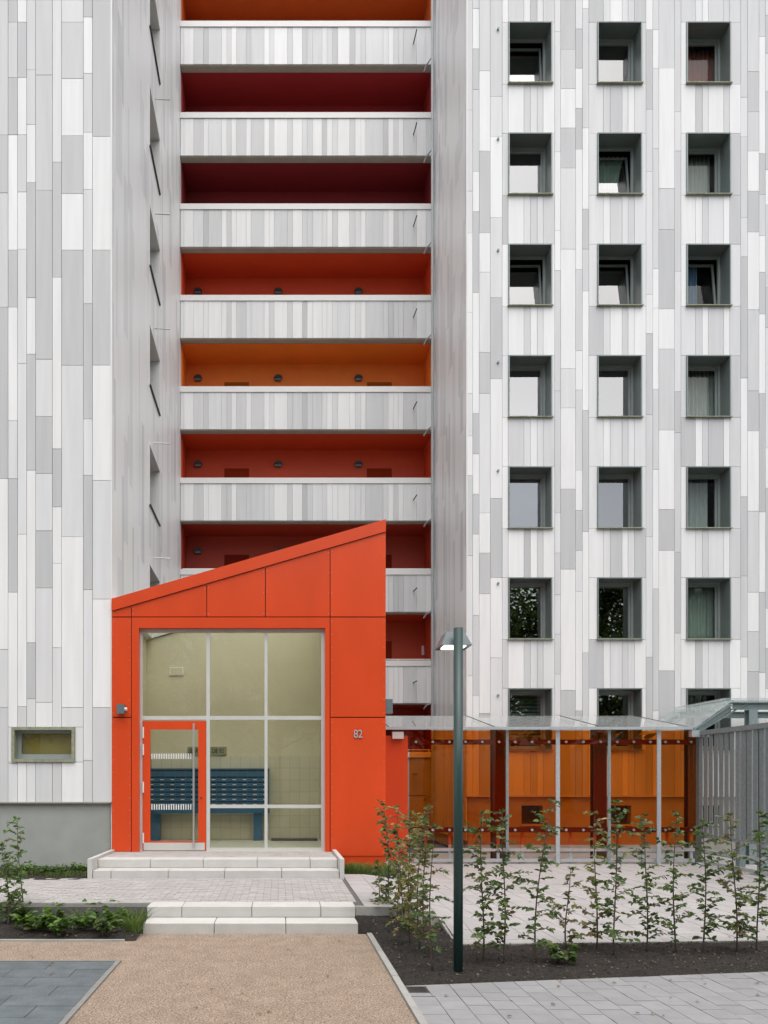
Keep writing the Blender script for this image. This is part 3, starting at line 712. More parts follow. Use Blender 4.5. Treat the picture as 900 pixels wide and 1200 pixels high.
# mailboxes
YM = YI - .38; ms = F / YM
mail = thing('mailbox_bank', 'blue bank of mailboxes on two legs inside the entrance', 'mailboxes', (X(243, YM), YM, LAND))
mx1 = X(315, YM); cw = 12.1 / ms; ncol = 12; mx0 = mx1 - ncol * cw - .03
mt, mbt = Z(902, YM), Z(945, YM)
MB().box(mx0, mx1, YM + .014, YM + .36, mbt - .0, mt).build('case', 'box_blue', mail)
MB().box(mx0 - .01, mx1 + .01, YM - .01, YM + .36, Z(953, YM), mbt - .004).build('shelf', 'box_blue', mail)
MB().box(mx0 - .012, mx1 + .012, YM - .025, YM + .36, mt + .002, mt + .025).build('lid', 'box_blue', mail)
rh = 5.8 / ms
m = MB().box(.006, cw - .006, 0, .014, .0, rh - .03, 0); m.box(.004, cw - .004, .010, .0138, rh - .03, rh - .002, 1); m.box(cw * .55, cw * .9, -.001, .0005, rh * .30, rh * .42, 2)
dt = m.build('mailbox_door', ['box_blue', 'slot', 'paper']); dme = dt.data; bpy.data.objects.remove(dt)
m = MB().box(.006, cw - .006, 0, .014, .0, rh * 1.35 - .03, 0); m.box(.004, cw - .004, .010, .0138, rh * 1.35 - .03, rh * 1.35 - .004, 1)
dt = m.build('mailbox_door', ['box_blue', 'slot', 'paper']); dmt = dt.data; bpy.data.objects.remove(dt)
for i in range(ncol):
    for j in range(7):
        o = bpy.data.objects.new('mailbox_door', dmt if j == 6 else dme); col.objects.link(o)
        o.location = (mx0 + .015 + i * cw, YM - random.uniform(0, .003), mbt + .005 + j * rh); attach(o, mail)
for a, b in ((176, 186), (297, 307)): MB().box(X(a, YM), X(b, YM), YM + .08, YM + .3, LAND + .006, Z(953, YM) - .002).build('leg', 'box_blue', mail)
sg = thing('name_sign', 'grey-green address plate with dark capitals above the mailboxes', 'sign', (X(243, YI), YI, 2.5))
xs0, xs1 = X(220, YI), X(265.5, YI); MB().box(xs0, xs1, YI - .035, YI - .002, Z(885, YI), Z(875.2, YI)).build('plate', 'sign_plate', sg)
text_mesh('lettering', 'BAR', .135, (xs0 + .04, YI - .037, Z(880.2, YI)), 'letter', sg, .002, 'LEFT', sx=.8)
text_mesh('lettering', 'DE 82', .135, (xs1 - .05, YI - .037, Z(880.2, YI)), 'letter', sg, .002, 'RIGHT', sx=.8)
sg2 = thing('wall_plate', 'small pale rectangular plate high on the entrance hall wall', 'plate', (X(207, YI), YI, Z(787, YI)))
MB().box(X(199, YI), X(215, YI), YI - .03, YI - .002, Z(791.5, YI), Z(782, YI)).build('border', 'print_white', sg2)
MB().box(X(200, YI), X(214, YI), YI - .034, YI - .031, Z(790.5, YI), Z(783, YI)).build('plate', 'cream', sg2)

# ================================================================== GROUND AND STEPS
struct(MB().face([(-250, -120, -.06), (250, -120, -.06), (250, 400, -.06), (-250, 400, -.06)]) or None) if False else None
m = MB(); m.face([(-250, -150, -.06), (250, -150, -.06), (250, 350, -.06), (-250, 350, -.06)])
struct(m.build('ground', 'asphalt', fix=False))
m = MB(); m.face([(-14, -6, 0), (1.03, -6, 0), (1.03, 9.5, 0), (-14, 9.5, 0)])
struct(m.build('gravel_path', 'gravel', fix=False))
# loose gravel grains
m = MB(); rng = random.Random(3)
def grain(m, x, y, z, r):
    i = len(m.v); a = rng.uniform(0, 6.28)
    for k in range(3): m.v.append((x + r * math.cos(a + 2.09 * k) * rng.uniform(.7, 1.2), y + r * math.sin(a + 2.09 * k) * rng.uniform(.7, 1.2), z - .001))
    m.v.append((x + rng.uniform(-.3, .3) * r, y + rng.uniform(-.3, .3) * r, z + r * rng.uniform(.5, .9)))
    for q in ((0, 1, 3), (1, 2, 3), (2, 0, 3)): m.f.append(tuple(i + k for k in q)); m.m.append(rng.randint(0, 3))
for k in range(26000):
    y = 5.3 + 3.75 * rng.random() ** 1.5; x = rng.uniform(-3.4, 1.02)
    if x < -1.56 and y < 7.66: continue
    if y > 8.55 and x < -1.6: continue
    grain(m, x, y, 0, rng.choice([.003, .004, .005, .007, .010]))
mat('grain_a', (.35, .265, .195), rough=.9); mat('grain_b', (.31, .22, .15), rough=.9); mat('grain_c', (.52, .41, .31), rough=.9); mat('grain_d', (.24, .185, .14), rough=.9)
stuff(m.build('gravel_grains', ['grain_a', 'grain_b', 'grain_c', 'grain_d']), 'loose tan gravel grains scattered over the sandy path', 'gravel')
# dark slate paving
sxE, syE = -1.61, 7.59
sp_ = MB(); sp_.face([(-9, 2, .002), (sxE, 2, .002), (sxE, syE, .002), (-9, syE, .002)]); slate = struct(sp_.build('dark_paving', 'joint_sand', fix=False))
t0 = MB().box(0, .60 - .006, 0, .30 - .006, -.03, .008).build('slab', 'slate'); sme = t0.data; bpy.data.objects.remove(t0)
for j in range(9):
    off = .3 * (j % 2)
    for i in range(5):
        x1 = sxE - i * .6 + (off if i else 0) - (0 if i == 0 else 0); x1 = sxE - i * .6 - (0 if not off else .3)
        o = bpy.data.objects.new('slab', sme); col.objects.link(o); o.location = (x1 - .6, syE - (j + 1) * .30, random.uniform(0, .002)); attach(o, slate)
    if off:
        o = bpy.data.objects.new('slab', sme); col.objects.link(o); o.scale = (.5, 1, 1); o.location = (sxE - .3, syE - (j + 1) * .30, .0); attach(o, slate)
kb = struct(MB().box(sxE + .004, sxE + .05, 2, syE + .05, -.05, .016).box(-9, sxE + .003, syE + .004, syE + .05, -.05, .016).build('paving_edge', 'edge_grey'))
# kerb between gravel and planting
kroot = struct(MB().box(1.035, 1.095, -6, 3.0, -.1, .02).build('kerb', 'kerb')); y = 3.003
while y < 8.98:
    y2 = min(y + 1.0, 9.0); MB().box(1.035, 1.095 , y, y2 - .006, -.1, .022 + random.uniform(-.002, .002)).build('kerb_stone', 'kerb', kroot); y = y2
# front paving
def bed_front(x): return 6.80 + .143 * (x - 1.62)
def bed_back(x): return 8.39 + .06 * (x - 1.9)
m = MB(); m.face([(1.10, -6, -.012), (9, -6, -.012), (9, bed_front(9), -.012), (1.10, bed_front(1.1), -.012)])
pave = struct(m.build('front_pavement', 'joint_sand', fix=False))
cwid, clen = .20, .24; extra = MB(); nb = 0
gx0, gx1, gy0, gy1 = X(466, 6.65), X(500, 6.65), 6.50, 6.70
i = 0; x = 1.104
while x < 5.4:
    x2 = x + cwid; ye = min(bed_front(x), bed_front(x2)); off = (i % 2) * .12
    y = 5.0 + off - .3
    while y < ye - .02:
        y2 = y + clen
        if ye - y2 < .08: y2 = None
        pts = [(x + .003, y + .003), (x2 - .003, y + .003), (x2 - .003, (y2 or bed_front(x2)) - .003), (x + .003, (y2 or bed_front(x)) - .003)]
        if not (x2 > gx0 and x < gx1 and (y2 or ye) > gy0 and y < gy1):
            z = random.uniform(-.0015, .0015)
            vis = F * x / y + CX < 930 and (y2 or ye) > 5.55
            tgt = MB() if vis else extra
            tgt.prism([(a, b, z) for a, b in pts], (0, 0, -.04))
            if vis: tgt.build('slab', 'slab', pave); nb += 1
        y = y2 if y2 else ye + 1
    x = x2; i += 1
if extra.v: stuff(extra.build('outer_slabs', 'slab', pave))
# infill round the grate, grate
gr = thing('drain_grate', 'dark slotted drain grate set in the grey paving beside the kerb', 'drain', ((gx0 + gx1) / 2, 6.6, 0))
gx0 = 1.10
MB().box(gx0, gx1, gy0, gy0 + .02, -.05, .002).box(gx0, gx1, gy1 - .02, gy1, -.05, .002).box(gx0, gx0 + .02, gy0 + .02, gy1 - .02, -.05, .002).box(gx1 - .02, gx1, gy0 + .02, gy1 - .02, -.05, .002).build('frame', 'grate', gr)
for k in range(6): yy = gy0 + .03 + k * .026; MB().box(gx0 + .02, gx1 - .02, yy, yy + .012, -.04, -.001).build('bar', 'grate', gr)
MB().prism([(gx0 + .002, gy1 + .004, 0), (gx1 + .17, gy1 + .004, 0), (gx1 + .17, bed_front(gx1 + .17) - .004, 0), (gx0 + .002, bed_front(gx0) - .004, 0)], (0, 0, -.04)).build('slab', 'slab', pave)
MB().box(gx1 + .004, 1.497, gy0 - .1, gy1, -.04, .0005).build('slab', 'slab', pave)
MB().box(gx0 + .002, gx1, gy0 - .1, gy0 - .004, -.04, .0008).build('slab', 'slab', pave)

# soil beds
def soil_mesh(inside, x0, x1, y0, y1, step, height, name):
    m = MB(); nx_ = int((x1 - x0) / step) + 1; ny_ = int((y1 - y0) / step) + 1; idx = {}
    for j in range(ny_):
        for i in range(nx_):
            x = x0 + i * step; y = y0 + j * step
            idx[i, j] = len(m.v); n1 = noise.noise((x * 6, y * 6, 0)) * .018 + noise.noise((x * 22, y * 22, 3)) * .012
            m.v.append((x, y, height(x, y) + n1))
    for j in range(ny_ - 1):
        for i in range(nx_ - 1):
            if inside(x0 + (i + .5) * step, y0 + (j + .5) * step): m.f.append((idx[i, j], idx[i+1, j], idx[i+1, j+1], idx[i, j+1])); m.m.append(0)
    o = m.build(name, 'soil', smoothed=True, fix=False); return struct(o)
def in_bed(x, y):
    if x < (1.10 if y < 9.04 else .93): return False
    if y < bed_front(x) + .0: return False
    return y < (9.42 if x < 2.0 else bed_back(x))
def bed_h(x, y):
    e = min(1, max(0, (y - bed_front(x)) / .15)); e2 = 1
    if x >= 2.0: e2 = min(1, max(0, (bed_back(x) - y) / .1))
    up = .13 * smooth(8.5, 9.35, y) * (1 - smooth(1.3, 2.0, x))
    if x < 1.12: up *= smooth(9.02, 9.35, y)
    return -.015 + .035 * min(e, e2) + up
soil_mesh(in_bed, .94, 6.6, 6.7, 9.46, .04, bed_h, 'planting_bed')
soil_mesh(lambda x, y: True, -6, -1.60, 8.62, 9.66, .04, lambda x, y: .01 + .05 * smooth(8.6, 8.9, y), 'planting_bed')
soil_mesh(lambda x, y: True, -9, X_T + .0, 12.0, 13.96, .08, lambda x, y: PATH + .0 + .012 * 0, 'planting_bed')
soil_mesh(lambda x, y: True, 1.02, 2.2, 12.75, 13.9, .05, lambda x, y: PATH - .04, 'planting_bed')
m = MB(); rng = random.Random(5)
for k in range(5000):
    if k % 4: x, y = rng.uniform(1.1, 5.6), rng.uniform(6.75, 9.4); ok = in_bed(x, y)
    else: x, y = rng.uniform(-3.6, -1.62), rng.uniform(8.64, 9.6); ok = True
    if ok: grain(m, x, y, (bed_h(x, y) if x > 0 else .04) + .01, rng.choice([.004, .006, .009, .016]))
mat('clod_a', (.032, .026, .02), rough=1); mat('clod_b', (.02, .016, .012), rough=1); mat('clod_c', (.16, .13, .09), rough=1)
stuff(m.build('soil_crumbs', ['clod_a', 'clod_b', 'clod_a', 'clod_c']), 'loose soil crumbs and wood chips in the planting beds', 'soil')
# edging of left bed
MB().box(-6, -1.72, 8.585, 8.625, -.05, .022).build('bed_edge', 'kerb', kroot)

# path with small pavers
m = MB(); m.box(-9, 1.0, 9.46, 12.7, -.05, PATH - .012)
path = struct(m.build('path', 'joint_sand'))
m = MB(); pw, pl = .10, .20; j = 0; y = 9.79; rng = random.Random(9)
while y < 12.16:
    off = (j % 2) * .1; xx = -6.0 + off
    while xx < 1.0 - .02:
        x2 = min(xx + pl, 1.0)
        if not (xx < -2.95 and y > 12.14 - .02 * (-3 - xx)):
            z = PATH + rng.uniform(-.002, .002); m.box(xx + .0035, x2 - .0035, y + .0035, y + pw - .0035, PATH - .05, z, rng.choice([0, 0, 0, 1, 2]))
        xx = x2
    y += pw; j += 1
mat('paver_b', (.41, .39, .38), rough=.82, vary=.06, scale=20, bump=.2); mat('paver_c', (.36, .34, .332), rough=.82, vary=.06, scale=20, bump=.2)
stuff(m.build('pavers', ['paver', 'paver_b', 'paver_c'], path))
x = -6.0
while x < -1.62:
    x2 = min(x + 1.0, -1.60); MB().box(x, x2 - .006, 9.68, 9.785, -.05, PATH + .004).build('kerb_stone', 'kerb', path); x = x2
# lower steps
st = thing('garden_steps', 'two pale concrete block steps rising from the gravel to the paved path', 'steps', (-.3, 9.2, 0))
def steprow(parent, x0, x1, cuts, y0, y1, z0, z1):
    xs = [x0] + cuts + [x1]
    for a, b in zip(xs, xs[1:]):
        o = MB().box(a + .003, b - .003, y0, y1, z0, z1 + random.uniform(-.001, .001)).build('step_block', 'concrete', parent)
        bv = o.modifiers.new('bevel', 'BEVEL'); bv.width = .008; bv.segments = 2
yA = 9.40; yBk = 9.78; y2_ = 9.02
def sxp(p, y): return X(p, y)
steprow(st, sxp(172, yA), sxp(417, yA), [sxp(213, yA), sxp(295, yA), sxp(376, yA)], yA, yBk, .13, PATH + .003)
steprow(st, sxp(167, y2_), sxp(420, y2_), [sxp(251, y2_), sxp(335, y2_)], y2_, yA + .06, -.04, .128)
# upper steps
st2 = thing('entrance_steps', 'white concrete block steps with low side cheeks leading up to the orange entrance', 'steps', (-1, 12.8, PATH))
xl, xr = -2.94, .97
def sx2(p): return X(p, 12.35)
steprow(st2, xl, xr, [sx2(174), sx2(237), sx2(301), sx2(364)], 12.52, 12.88, .39, LAND)
steprow(st2, xl, xr, [sx2(133), sx2(199), sx2(264), sx2(330)], 12.16, 12.60, PATH - .02, .388)
m = MB(); j = 0; y = 12.884
while y < 13.84:
    xx = xl + (j % 2) * -.1
    while xx < xr:
        a, b = max(xx, xl), min(xx + .2, xr)
        if b - a > .02: m.box(a + .002, b - .002, y + .002, min(y + .1, 13.84) - .002, LAND - .05, LAND + random.uniform(-.002, .001), random.choice([0, 1, 1]))
        xx += .2
    y += .1; j += 1
stuff(m.build('landing_pavers', ['paver', 'paver_b'], st2))
MB().box(xl, xr, 12.6, 13.85, .0, LAND - .055).build('core', 'concrete', st2)
for a, b in ((xl - .075, xl - .003), (xr + .003, xr + .075)):
    o = MB().box(a, b, 12.13, 13.82, .0, LAND + .045).build('cheek', 'concrete', st2); bv = o.modifiers.new('bevel', 'BEVEL'); bv.width = .006; bv.segments = 2

# court with slabs, ramping up to the path
def hc(x, y=12.0): return PATH * (1 - smooth(1.3, 3.0, x)) * smooth(8.4, 9.9, y) if x > 1.99 else PATH * (1 - smooth(1.3, 3.0, x) * 1.0) * (smooth(8.4, 9.9, y) if x > 1.6 else 1)
m = MB(); xs = [1.0 + .1 * k for k in range(25)] + [9.6, 14]
for a, b in zip(xs, xs[1:]):
    if b <= 2.01: ya = 9.46
    else: ya = bed_back(a) + .05
    ye = 12.76 if b <= 2.05 else 19.45
    ys_ = [ya] + [v for v in (8.8, 9.1, 9.4, 9.7, 9.95) if v > ya + .02] + [ye]
    for c_, d_ in zip(ys_, ys_[1:]): m.face([(a, c_, hc(a, c_) - .014), (b, c_, hc(b, c_) - .014), (b, d_, hc(b, d_) - .014), (a, d_, hc(a, d_) - .014)])
    if b <= 3.5: m.face([(a, ya, -.1), (b, ya, -.1), (b, ya, hc(b, ya) - .014), (a, ya, hc(a, ya) - .014)])
court = struct(m.build('court_paving', 'joint_sand', fix=False))
SW, SL = .30, .40; slabs = []
i = 0; x = 1.06
while x < 10.5:
    x2 = x + SW
    left = x2 <= 2.1
    y0 = 9.47 if left else bed_back(x + .15) + .06; ye = 12.75 if left else 19.4
    y = y0 - (i % 2) * SL / 2
    while y < ye - .03:
        a, b = max(y, y0), min(y + SL, ye)
        if b - a > .05: slabs.append((x, x2, a, b))
        y += SL
    x = x2; i += 1
slabs.sort(key=lambda s: s[2]); extra = MB(); cnt = 0
for (a, b, c, d) in slabs:
    vis = 326 + F * a / c < 915 and d < 16.7
    r_ = random.uniform(-.0015, .0015); pts = [(a + .003, c + .003), (b - .003, c + .003), (b - .003, d - .003), (a + .003, d - .003)]
    tgt = MB() if (vis and cnt < 300) else extra
    tgt.prism([(p, q_, hc(p, q_) + r_) for p, q_ in pts], (0, 0, -.04))
    if tgt is not extra: tgt.build('slab', 'court_slab', court); cnt += 1
stuff(extra.build('far_slabs', 'court_slab', court))
y = 2.03
for a, b in ((2.03, 3.0), (3.0, 4.0), (4.0, 5.0), (5.0, 6.0), (6.0, 7.0), (7.0, 8.0)):
    MB().prism([(a + .003, bed_back(a) - .01, .014), (b - .003, bed_back(b) - .01, .014), (b - .003, bed_back(b) + .05, .014), (a + .003, bed_back(a) + .05, .014)], (0, 0, -.1)).build('kerb_stone', 'kerb', court)
MB().prism([(1.99, bed_back(2) - .01, .016), (2.05, bed_back(2) - .01, .016), (2.05, 9.46, hc(2.05, 9.46) + .012), (1.99, 9.46, hc(2.05, 9.46) + .012)], (0, 0, -.15)).build('kerb_stone', 'kerb', court)
for a, b in ((.95, 1.5), (1.5, 2.05)):
    MB().prism([(a + .003, 9.39, hc(a, 9.46) + .004), (b - .003, 9.39, hc(b, 9.46) + .004), (b - .003, 9.46, hc(b, 9.46) + .004), (a + .003, 9.46, hc(a, 9.46) + .004)], (0, 0, -.3)).build('kerb_stone', 'kerb', court)
MB().box(1.05, 2.1, 12.70, 12.77, .0, PATH - .035).build('kerb_stone', 'kerb', court)

# ================================================================== ORANGE GLASS SHELTER
sh = thing('glass_shelter', 'bicycle shelter with translucent orange glass panels and clear glass roof', 'shelter', (5.9, 17.5, 0))
zt, zb = Z(856, YS), Z(990, YS)
spans = [(479.5, 534), (537.5, 592), (595.5, 650.5), (655, 711), (715, 769), (773, 815)]
yg = YS - .02
for a, b in spans:
    gp = MB().box(X(a, YS), X(b, YS), yg, yg + .012, zb, zt).build('glass_panel', 'glass_orange', sh)
    m = MB(); n_ = 3
    for k in range(n_):
        xx = X(a + (b - a) * (.14 + .36 * k), YS)
        for zz_ in (Z(869.5, YS), Z(972.5, YS)):
            m.tube([(xx, yg - .02, zz_), (xx, yg + .05, zz_)], .028, 10)
    m.build('fixings', 'steel', gp)
for yy_ in (869.5, 972.5):
    MB().box(X(479, YS), X(816, YS), YS + .03, YS + .08, Z(yy_, YS) - .055, Z(yy_, YS) + .055).build('rail', 'galv_dark', sh)
for p, wd in ((535.8, .05), (593.7, .06), (652.8, .085), (713, .06), (771, .085)):
    MB().box(X(p, YS) - wd / 2, X(p, YS) + wd / 2, YS - .055, YS - .025, 0, zt).build('mullion', 'galv_light' if wd > .08 else 'galv', sh)
for p in (584, 701.5, 812):
    xx = X(p, 17.2); m = MB(); m.box(xx - .15, xx + .15, 17.12, 17.14, 0, 3.02); m.box(xx - .15, xx + .15, 17.28, 17.30, 0, 3.04); m.box(xx - .012, xx + .012, 17.14, 17.28, 0, 3.02); m.build('column', 'galv_dark', sh)
    MB().bar((xx, YS + .0, 2.90), (xx, 19.35, 3.34), .08, .10).build('rafter', 'galv', sh)
def roofz(y): return 2.975 + (y - YS) * (3.44 - 2.975) / (19.3 - YS)
seams = [XRt + .05, 2.42, 4.74, 7.09, 8.97]
for a, b in zip(seams, seams[1:]):
    MB().prism([(a + .012, YS - .12, roofz(YS - .12)), (b - .012, YS - .12, roofz(YS - .12)), (b - .012, 19.3, roofz(19.3)), (a + .012, 19.3, roofz(19.3))], (0, 0, .016)).build('roof_pane', 'glass_roof', sh)
for s_ in seams[1:]: MB().prism([(s_ - .012, YS - .12, roofz(YS - .12) - .006), (s_ + .012, YS - .12, roofz(YS - .12) - .006), (s_ + .012, 19.3, roofz(19.3) - .006), (s_ - .012, 19.3, roofz(19.3) - .006)], (0, 0, .028)).build('roof_seam', 'dark_metal', sh)
MB().box(seams[0], seams[-1], YS - .15, YS - .122, 2.925, 2.985).build('eave_trim', 'galv_light', sh)
MB().box(X(459, YS), X(472, YS), YS - .12, YS - .01, Z(866, YS), Z(858, YS)).build('gutter_end', 'silver', sh)
for zz_ in (.31, .075):
    MB().box(X(486, YS), X(816, YS), YS + .06, YS + .10, zz_ - .035, zz_ + .035).build('rail', 'galv_light', sh)
m = None
for k in range(12):
    xx = X(500 + k * 28.5, YS); MB().box(xx - .03, xx + .03, YS + .105, YS + .14, 0, Z(974, YS)).build('upright', 'galv_light', sh)

# ================================================================== SLAT FENCE
XF = 9.16
fn = thing('slat_fence', 'galvanised steel fence of upright slats at right angles to the orange shelter', 'fence', (XF, 14, 0))
ft_, fb_ = 2.80, .62
MB().box(XF - .04, XF + .04, 10.5, YS - .06, ft_, ft_ + .10).build('top_rail', 'galv', fn)
for zz_ in (.62, .30, .06): MB().box(XF + .035, XF + .075, 10.5, YS - .06, zz_ - .035, zz_ + .035).build('rail', 'galv_light', fn)
y = YS - .12; me0 = None
while y > 10.6:
    if me0 is None:
        o = MB().box(XF - .006, XF + .006, -.067, .067, fb_, ft_ - .002).build('slat', 'galv', fn); me0 = o.data; o.location.y = y
    else:
        o = bpy.data.objects.new('slat', me0); col.objects.link(o); attach(o, fn); o.location.y = y
    y -= .19
for yy_ in (15.45, 14.75, 12.4): 
    pst = MB().box(XF + .08, XF + .2, yy_ - .07, yy_ + .07, 0, ft_ + .05).build('post', 'galv', fn)
    MB().box(XF - .02, XF + .3, yy_ - .15, yy_ + .15, 0.002, .02).build('base_plate', 'galv', pst)

# ================================================================== STEEL CANOPY
cp = thing('steel_canopy', 'galvanised steel canopy with a sloping glass roof edge behind the slat fence', 'canopy', (10.4, 17, 0))
ex, ez, rx_, rz_ = X(812, 16.7), 2.97, X(856, 16.7), 3.52
for k, yy_ in enumerate((16.7, 18.9)):
    m = MB(); m.bar((ex, yy_, ez - .06), (rx_, yy_, rz_ - .06), .10, .012); m.bar((ex, yy_, ez - .17), (rx_ + .35, yy_, rz_ - .02), .10, .012); m.bar((ex, yy_, ez - .115), (rx_, yy_, rz_ - .115), .012, .10)
    m.build('rafter', 'galv', cp)
    m = MB(); m.box(rx_, 14, yy_ - .05, yy_ + .05, rz_ - .02, rz_ + .0); m.box(rx_ + .05, 14, yy_ - .008, yy_ + .008, rz_ - .14, rz_ - .02); m.box(rx_, 14, yy_ - .05, yy_ + .05, rz_ - .155, rz_ - .14); m.build('beam', 'galv', cp)
    xx = X(880, 16.7); MB().box(xx - .09, xx + .09, yy_ - .09, yy_ - .07, 0, rz_ - .16).box(xx - .09, xx + .09, yy_ + .07, yy_ + .09, 0, rz_ - .16).box(xx - .008, xx + .008, yy_ - .07, yy_ + .07, 0, rz_ - .16).build('column', 'galv', cp)
MB().prism([(ex - .03, 16.55, ez - .02), (rx_ - .02, 16.55, rz_ + .03), (rx_ - .02, 16.55, rz_ + .045), (ex - .03, 16.55, ez - .005)], (0, 2.6, 0)).build('roof_pane', 'glass_roof', cp)
MB().box(rx_ - .25, 14, 16.5, 19.2, rz_ + .06, rz_ + .075).build('roof_pane', 'glass_roof', cp)
MB().box(ex - .06, ex + .35, 16.62, 16.78, ez - .2, ez - .06).build('gutter_end', 'galv_light', cp)

# ================================================================== LAMP POST
lx, ly = ground(537, 1142); lp = thing('lamp_post', 'slender dark green lamp post with small tilted hood standing in the planting bed', 'street lamp', (lx, ly, 0))
o = MB().tube([(lx, ly, -.05), (lx, ly, Z(736, ly))], .043, 20).build('pole', 'post_green', lp, smoothed=False)
for p in o.data.polygons: p.use_smooth = len(p.vertices) == 4
MB().tube([(lx, ly, -.05), (lx, ly, .03)], .06, 16).build('base_ring', 'dark_metal', lp)
hy = ly + .20; hx_ = lx + .00; zt_, zb_ = Z(743, hy), Z(759, hy)
def ringq(w_, d_, z, tiltz=0): return [(hx_ - w_, hy - d_, z), (hx_ + w_, hy - d_, z - tiltz), (hx_ + w_, hy + d_, z - tiltz), (hx_ - w_, hy + d_, z)]
A = ringq(.085, .085, zt_); B = ringq(.142, .142, zb_ + .0)
m = MB(); m.face(A)
for k in range(4): m.face([A[k], A[(k+1) % 4], B[(k+1) % 4], B[k]])
o = m.build('hood', 'lamp_hood', lp); sd = o.modifiers.new('thickness', 'SOLIDIFY'); sd.thickness = .006
MB().box(hx_ - .10, hx_ + .10, hy - .10, hy + .10, zb_ - .004, zb_ + .014).build('diffuser', 'diffuser', lp)
MB().box(lx - .015, lx + .015, ly + .03, hy - .06, zb_ + .05, zb_ + .09).build('bracket', 'post_green', lp)

# ================================================================== PLANTS
def leaf(m, p, d, nrm, L_, W_, colr):
    d = d.normalized(); s = d.cross(nrm).normalized(); n2 = s.cross(d)
    i = len(m.v)
    tip = p + d * L_ - n2 * L_ * .12
    m.v += [tuple(p), tuple(p + d * L_ * .28 + s * W_ * .46 + n2 * W_ * .14), tuple(p + d * L_ * .66 + s * W_ * .42 + n2 * W_ * .10), tuple(tip), tuple(p + d * L_ * .66 - s * W_ * .42 + n2 * W_ * .10), tuple(p + d * L_ * .28 - s * W_ * .46 + n2 * W_ * .14)]
    m.f += [(i, i + 1, i + 2, i + 3), (i, i + 3, i + 4, i + 5)]; m.m += [0, 0]; m.c += [colr] * 6
PAL = {'green': [(.065, .115, .03), (.10, .155, .045), (.045, .085, .028), (.14, .19, .06)],
       'yellow': [(.26, .24, .08), (.15, .18, .05), (.31, .24, .11), (.11, .15, .045), (.25, .16, .09)],
       'bronze': [(.15, .10, .05), (.09, .12, .04), (.11, .15, .045)],
       'weed': [(.09, .165, .035), (.13, .22, .05), (.065, .12, .03)]}
def sapling(x, y, h, rng, pal, label, group, z0=.01, lean=(0, 0), spread=.22, dens=1.0, name='sapling', leaf_len=.058, bare=.10):
    t = thing(name, label, 'sapling', (x, y, z0), group)
    n = 10; pts = []; wob = rng.uniform(0, 6)
    for k in range(n + 1):
        u = k / n; pts.append(Vector((x + lean[0] * u * u + .018 * math.sin(wob + u * 5), y + lean[1] * u * u + .018 * math.cos(wob + u * 4), z0 - .03 + u * h)))
    m = MB(); m.tube(pts, [.0095 * (1 - .75 * k / n) for k in range(n + 1)], 6)
    c = MB(); c.c = []
    nb_ = int(h * 25 * dens)
    for b in range(nb_):
        u = bare + (1 - bare) * ((b + rng.random()) / nb_); f = u * n; k = min(int(f), n - 1); p = pts[k].lerp(pts[k + 1], f - k)
        a = rng.uniform(0, 6.28); ln = spread * (1.05 - .62 * u) * rng.choice([.3, .5, .8, 1.0, 1.45])
        d = Vector((math.cos(a), math.sin(a), rng.uniform(.1, .7))).normalized()
        q1 = p + d * ln * .5; q2 = p + d * ln + Vector((0, 0, -ln * rng.uniform(0, .35)))
        m.tube([p, q1, q2], [.0035, .0026, .0012], 4, cap=False)
        nl = max(6, int(ln * 70))
        for l in range(nl):
            v = (l + .6) / nl; s = p.lerp(q1, v * 2) if v < .5 else q1.lerp(q2, v * 2 - 1)
            side = Vector((-d.y, d.x, 0)) * (1 if l % 2 else -1)
            dd = (side * .8 + d * .7 + Vector((rng.uniform(-.7, .7), rng.uniform(-.7, .7), rng.uniform(-.8, .4)))).normalized()
            nr = Vector((rng.uniform(-.9, .9), rng.uniform(-1.2, .5), 1)).normalized()
            cc = rng.choice(PAL[pal if rng.random() < .85 else rng.choice(['green', 'yellow', 'bronze'])]); br = rng.uniform(.75, 1.3)
            L_ = leaf_len * rng.uniform(.5, 1.25); leaf(c, s, dd, nr, L_, L_ * .62, (cc[0] * br, cc[1] * br, cc[2] * br, 1))
    for l in range(9):
        cc = rng.choice(PAL[pal]); d = Vector((rng.uniform(-1, 1), rng.uniform(-1, 1), rng.uniform(.2, 1))); leaf(c, pts[-1], d, Vector((rng.random(), rng.random(), 1)), leaf_len * .8, leaf_len * .45, (*cc, 1))
    m.build('stem', 'bark', t, smoothed=True, fix=False); c.build('crown', 'leaf', t, fix=False); return t
rng = random.Random(21)
row = [(565, 1127, 953, 0, 'green', 1), (590, 1129, 951, 0, 'green', 1.1), (628, 1128, 938, .14, 'green', .95), (664, 1112, 1018, .03, 'bronze', .8), (698, 1112, 953, 0, 'yellow', .9), (721, 1119, 940, 0, 'green', 1.0), (757, 1116, 955, 0, 'green', 1.25), (790, 1116, 955, .02, 'green', 1.0), (826, 1117, 962, -.02, 'green', 1.2), (862, 1116, 955, -.05, 'bronze', 1.0), (889, 1116, 953, 0, 'green', 1.15)]
gname = 'saplings planted in a row in the bed before the court'
for k, (bx, by, ty, ln, pal, dn) in enumerate(row):
    gx, gy = ground(bx, by, .02); h = Z(ty, gy)
    lab = {2: 'tallest sapling of the hedge row, its bright green top leaning over', 3: 'shortest sapling of the hedge row, bare and thin', 4: 'yellow-tinged sapling in the hedge row, next after the shortest one'}.get(k, f'slender green sapling, {["first", "second", "third", "fourth", "fifth", "sixth", "seventh", "eighth", "ninth", "tenth", "eleventh"][k]} of the hedge row counted from the lamp post')
    sapling(gx, gy, h, rng, pal, lab, gname, z0=.02, lean=(ln, 0), dens=dn, spread=.25)
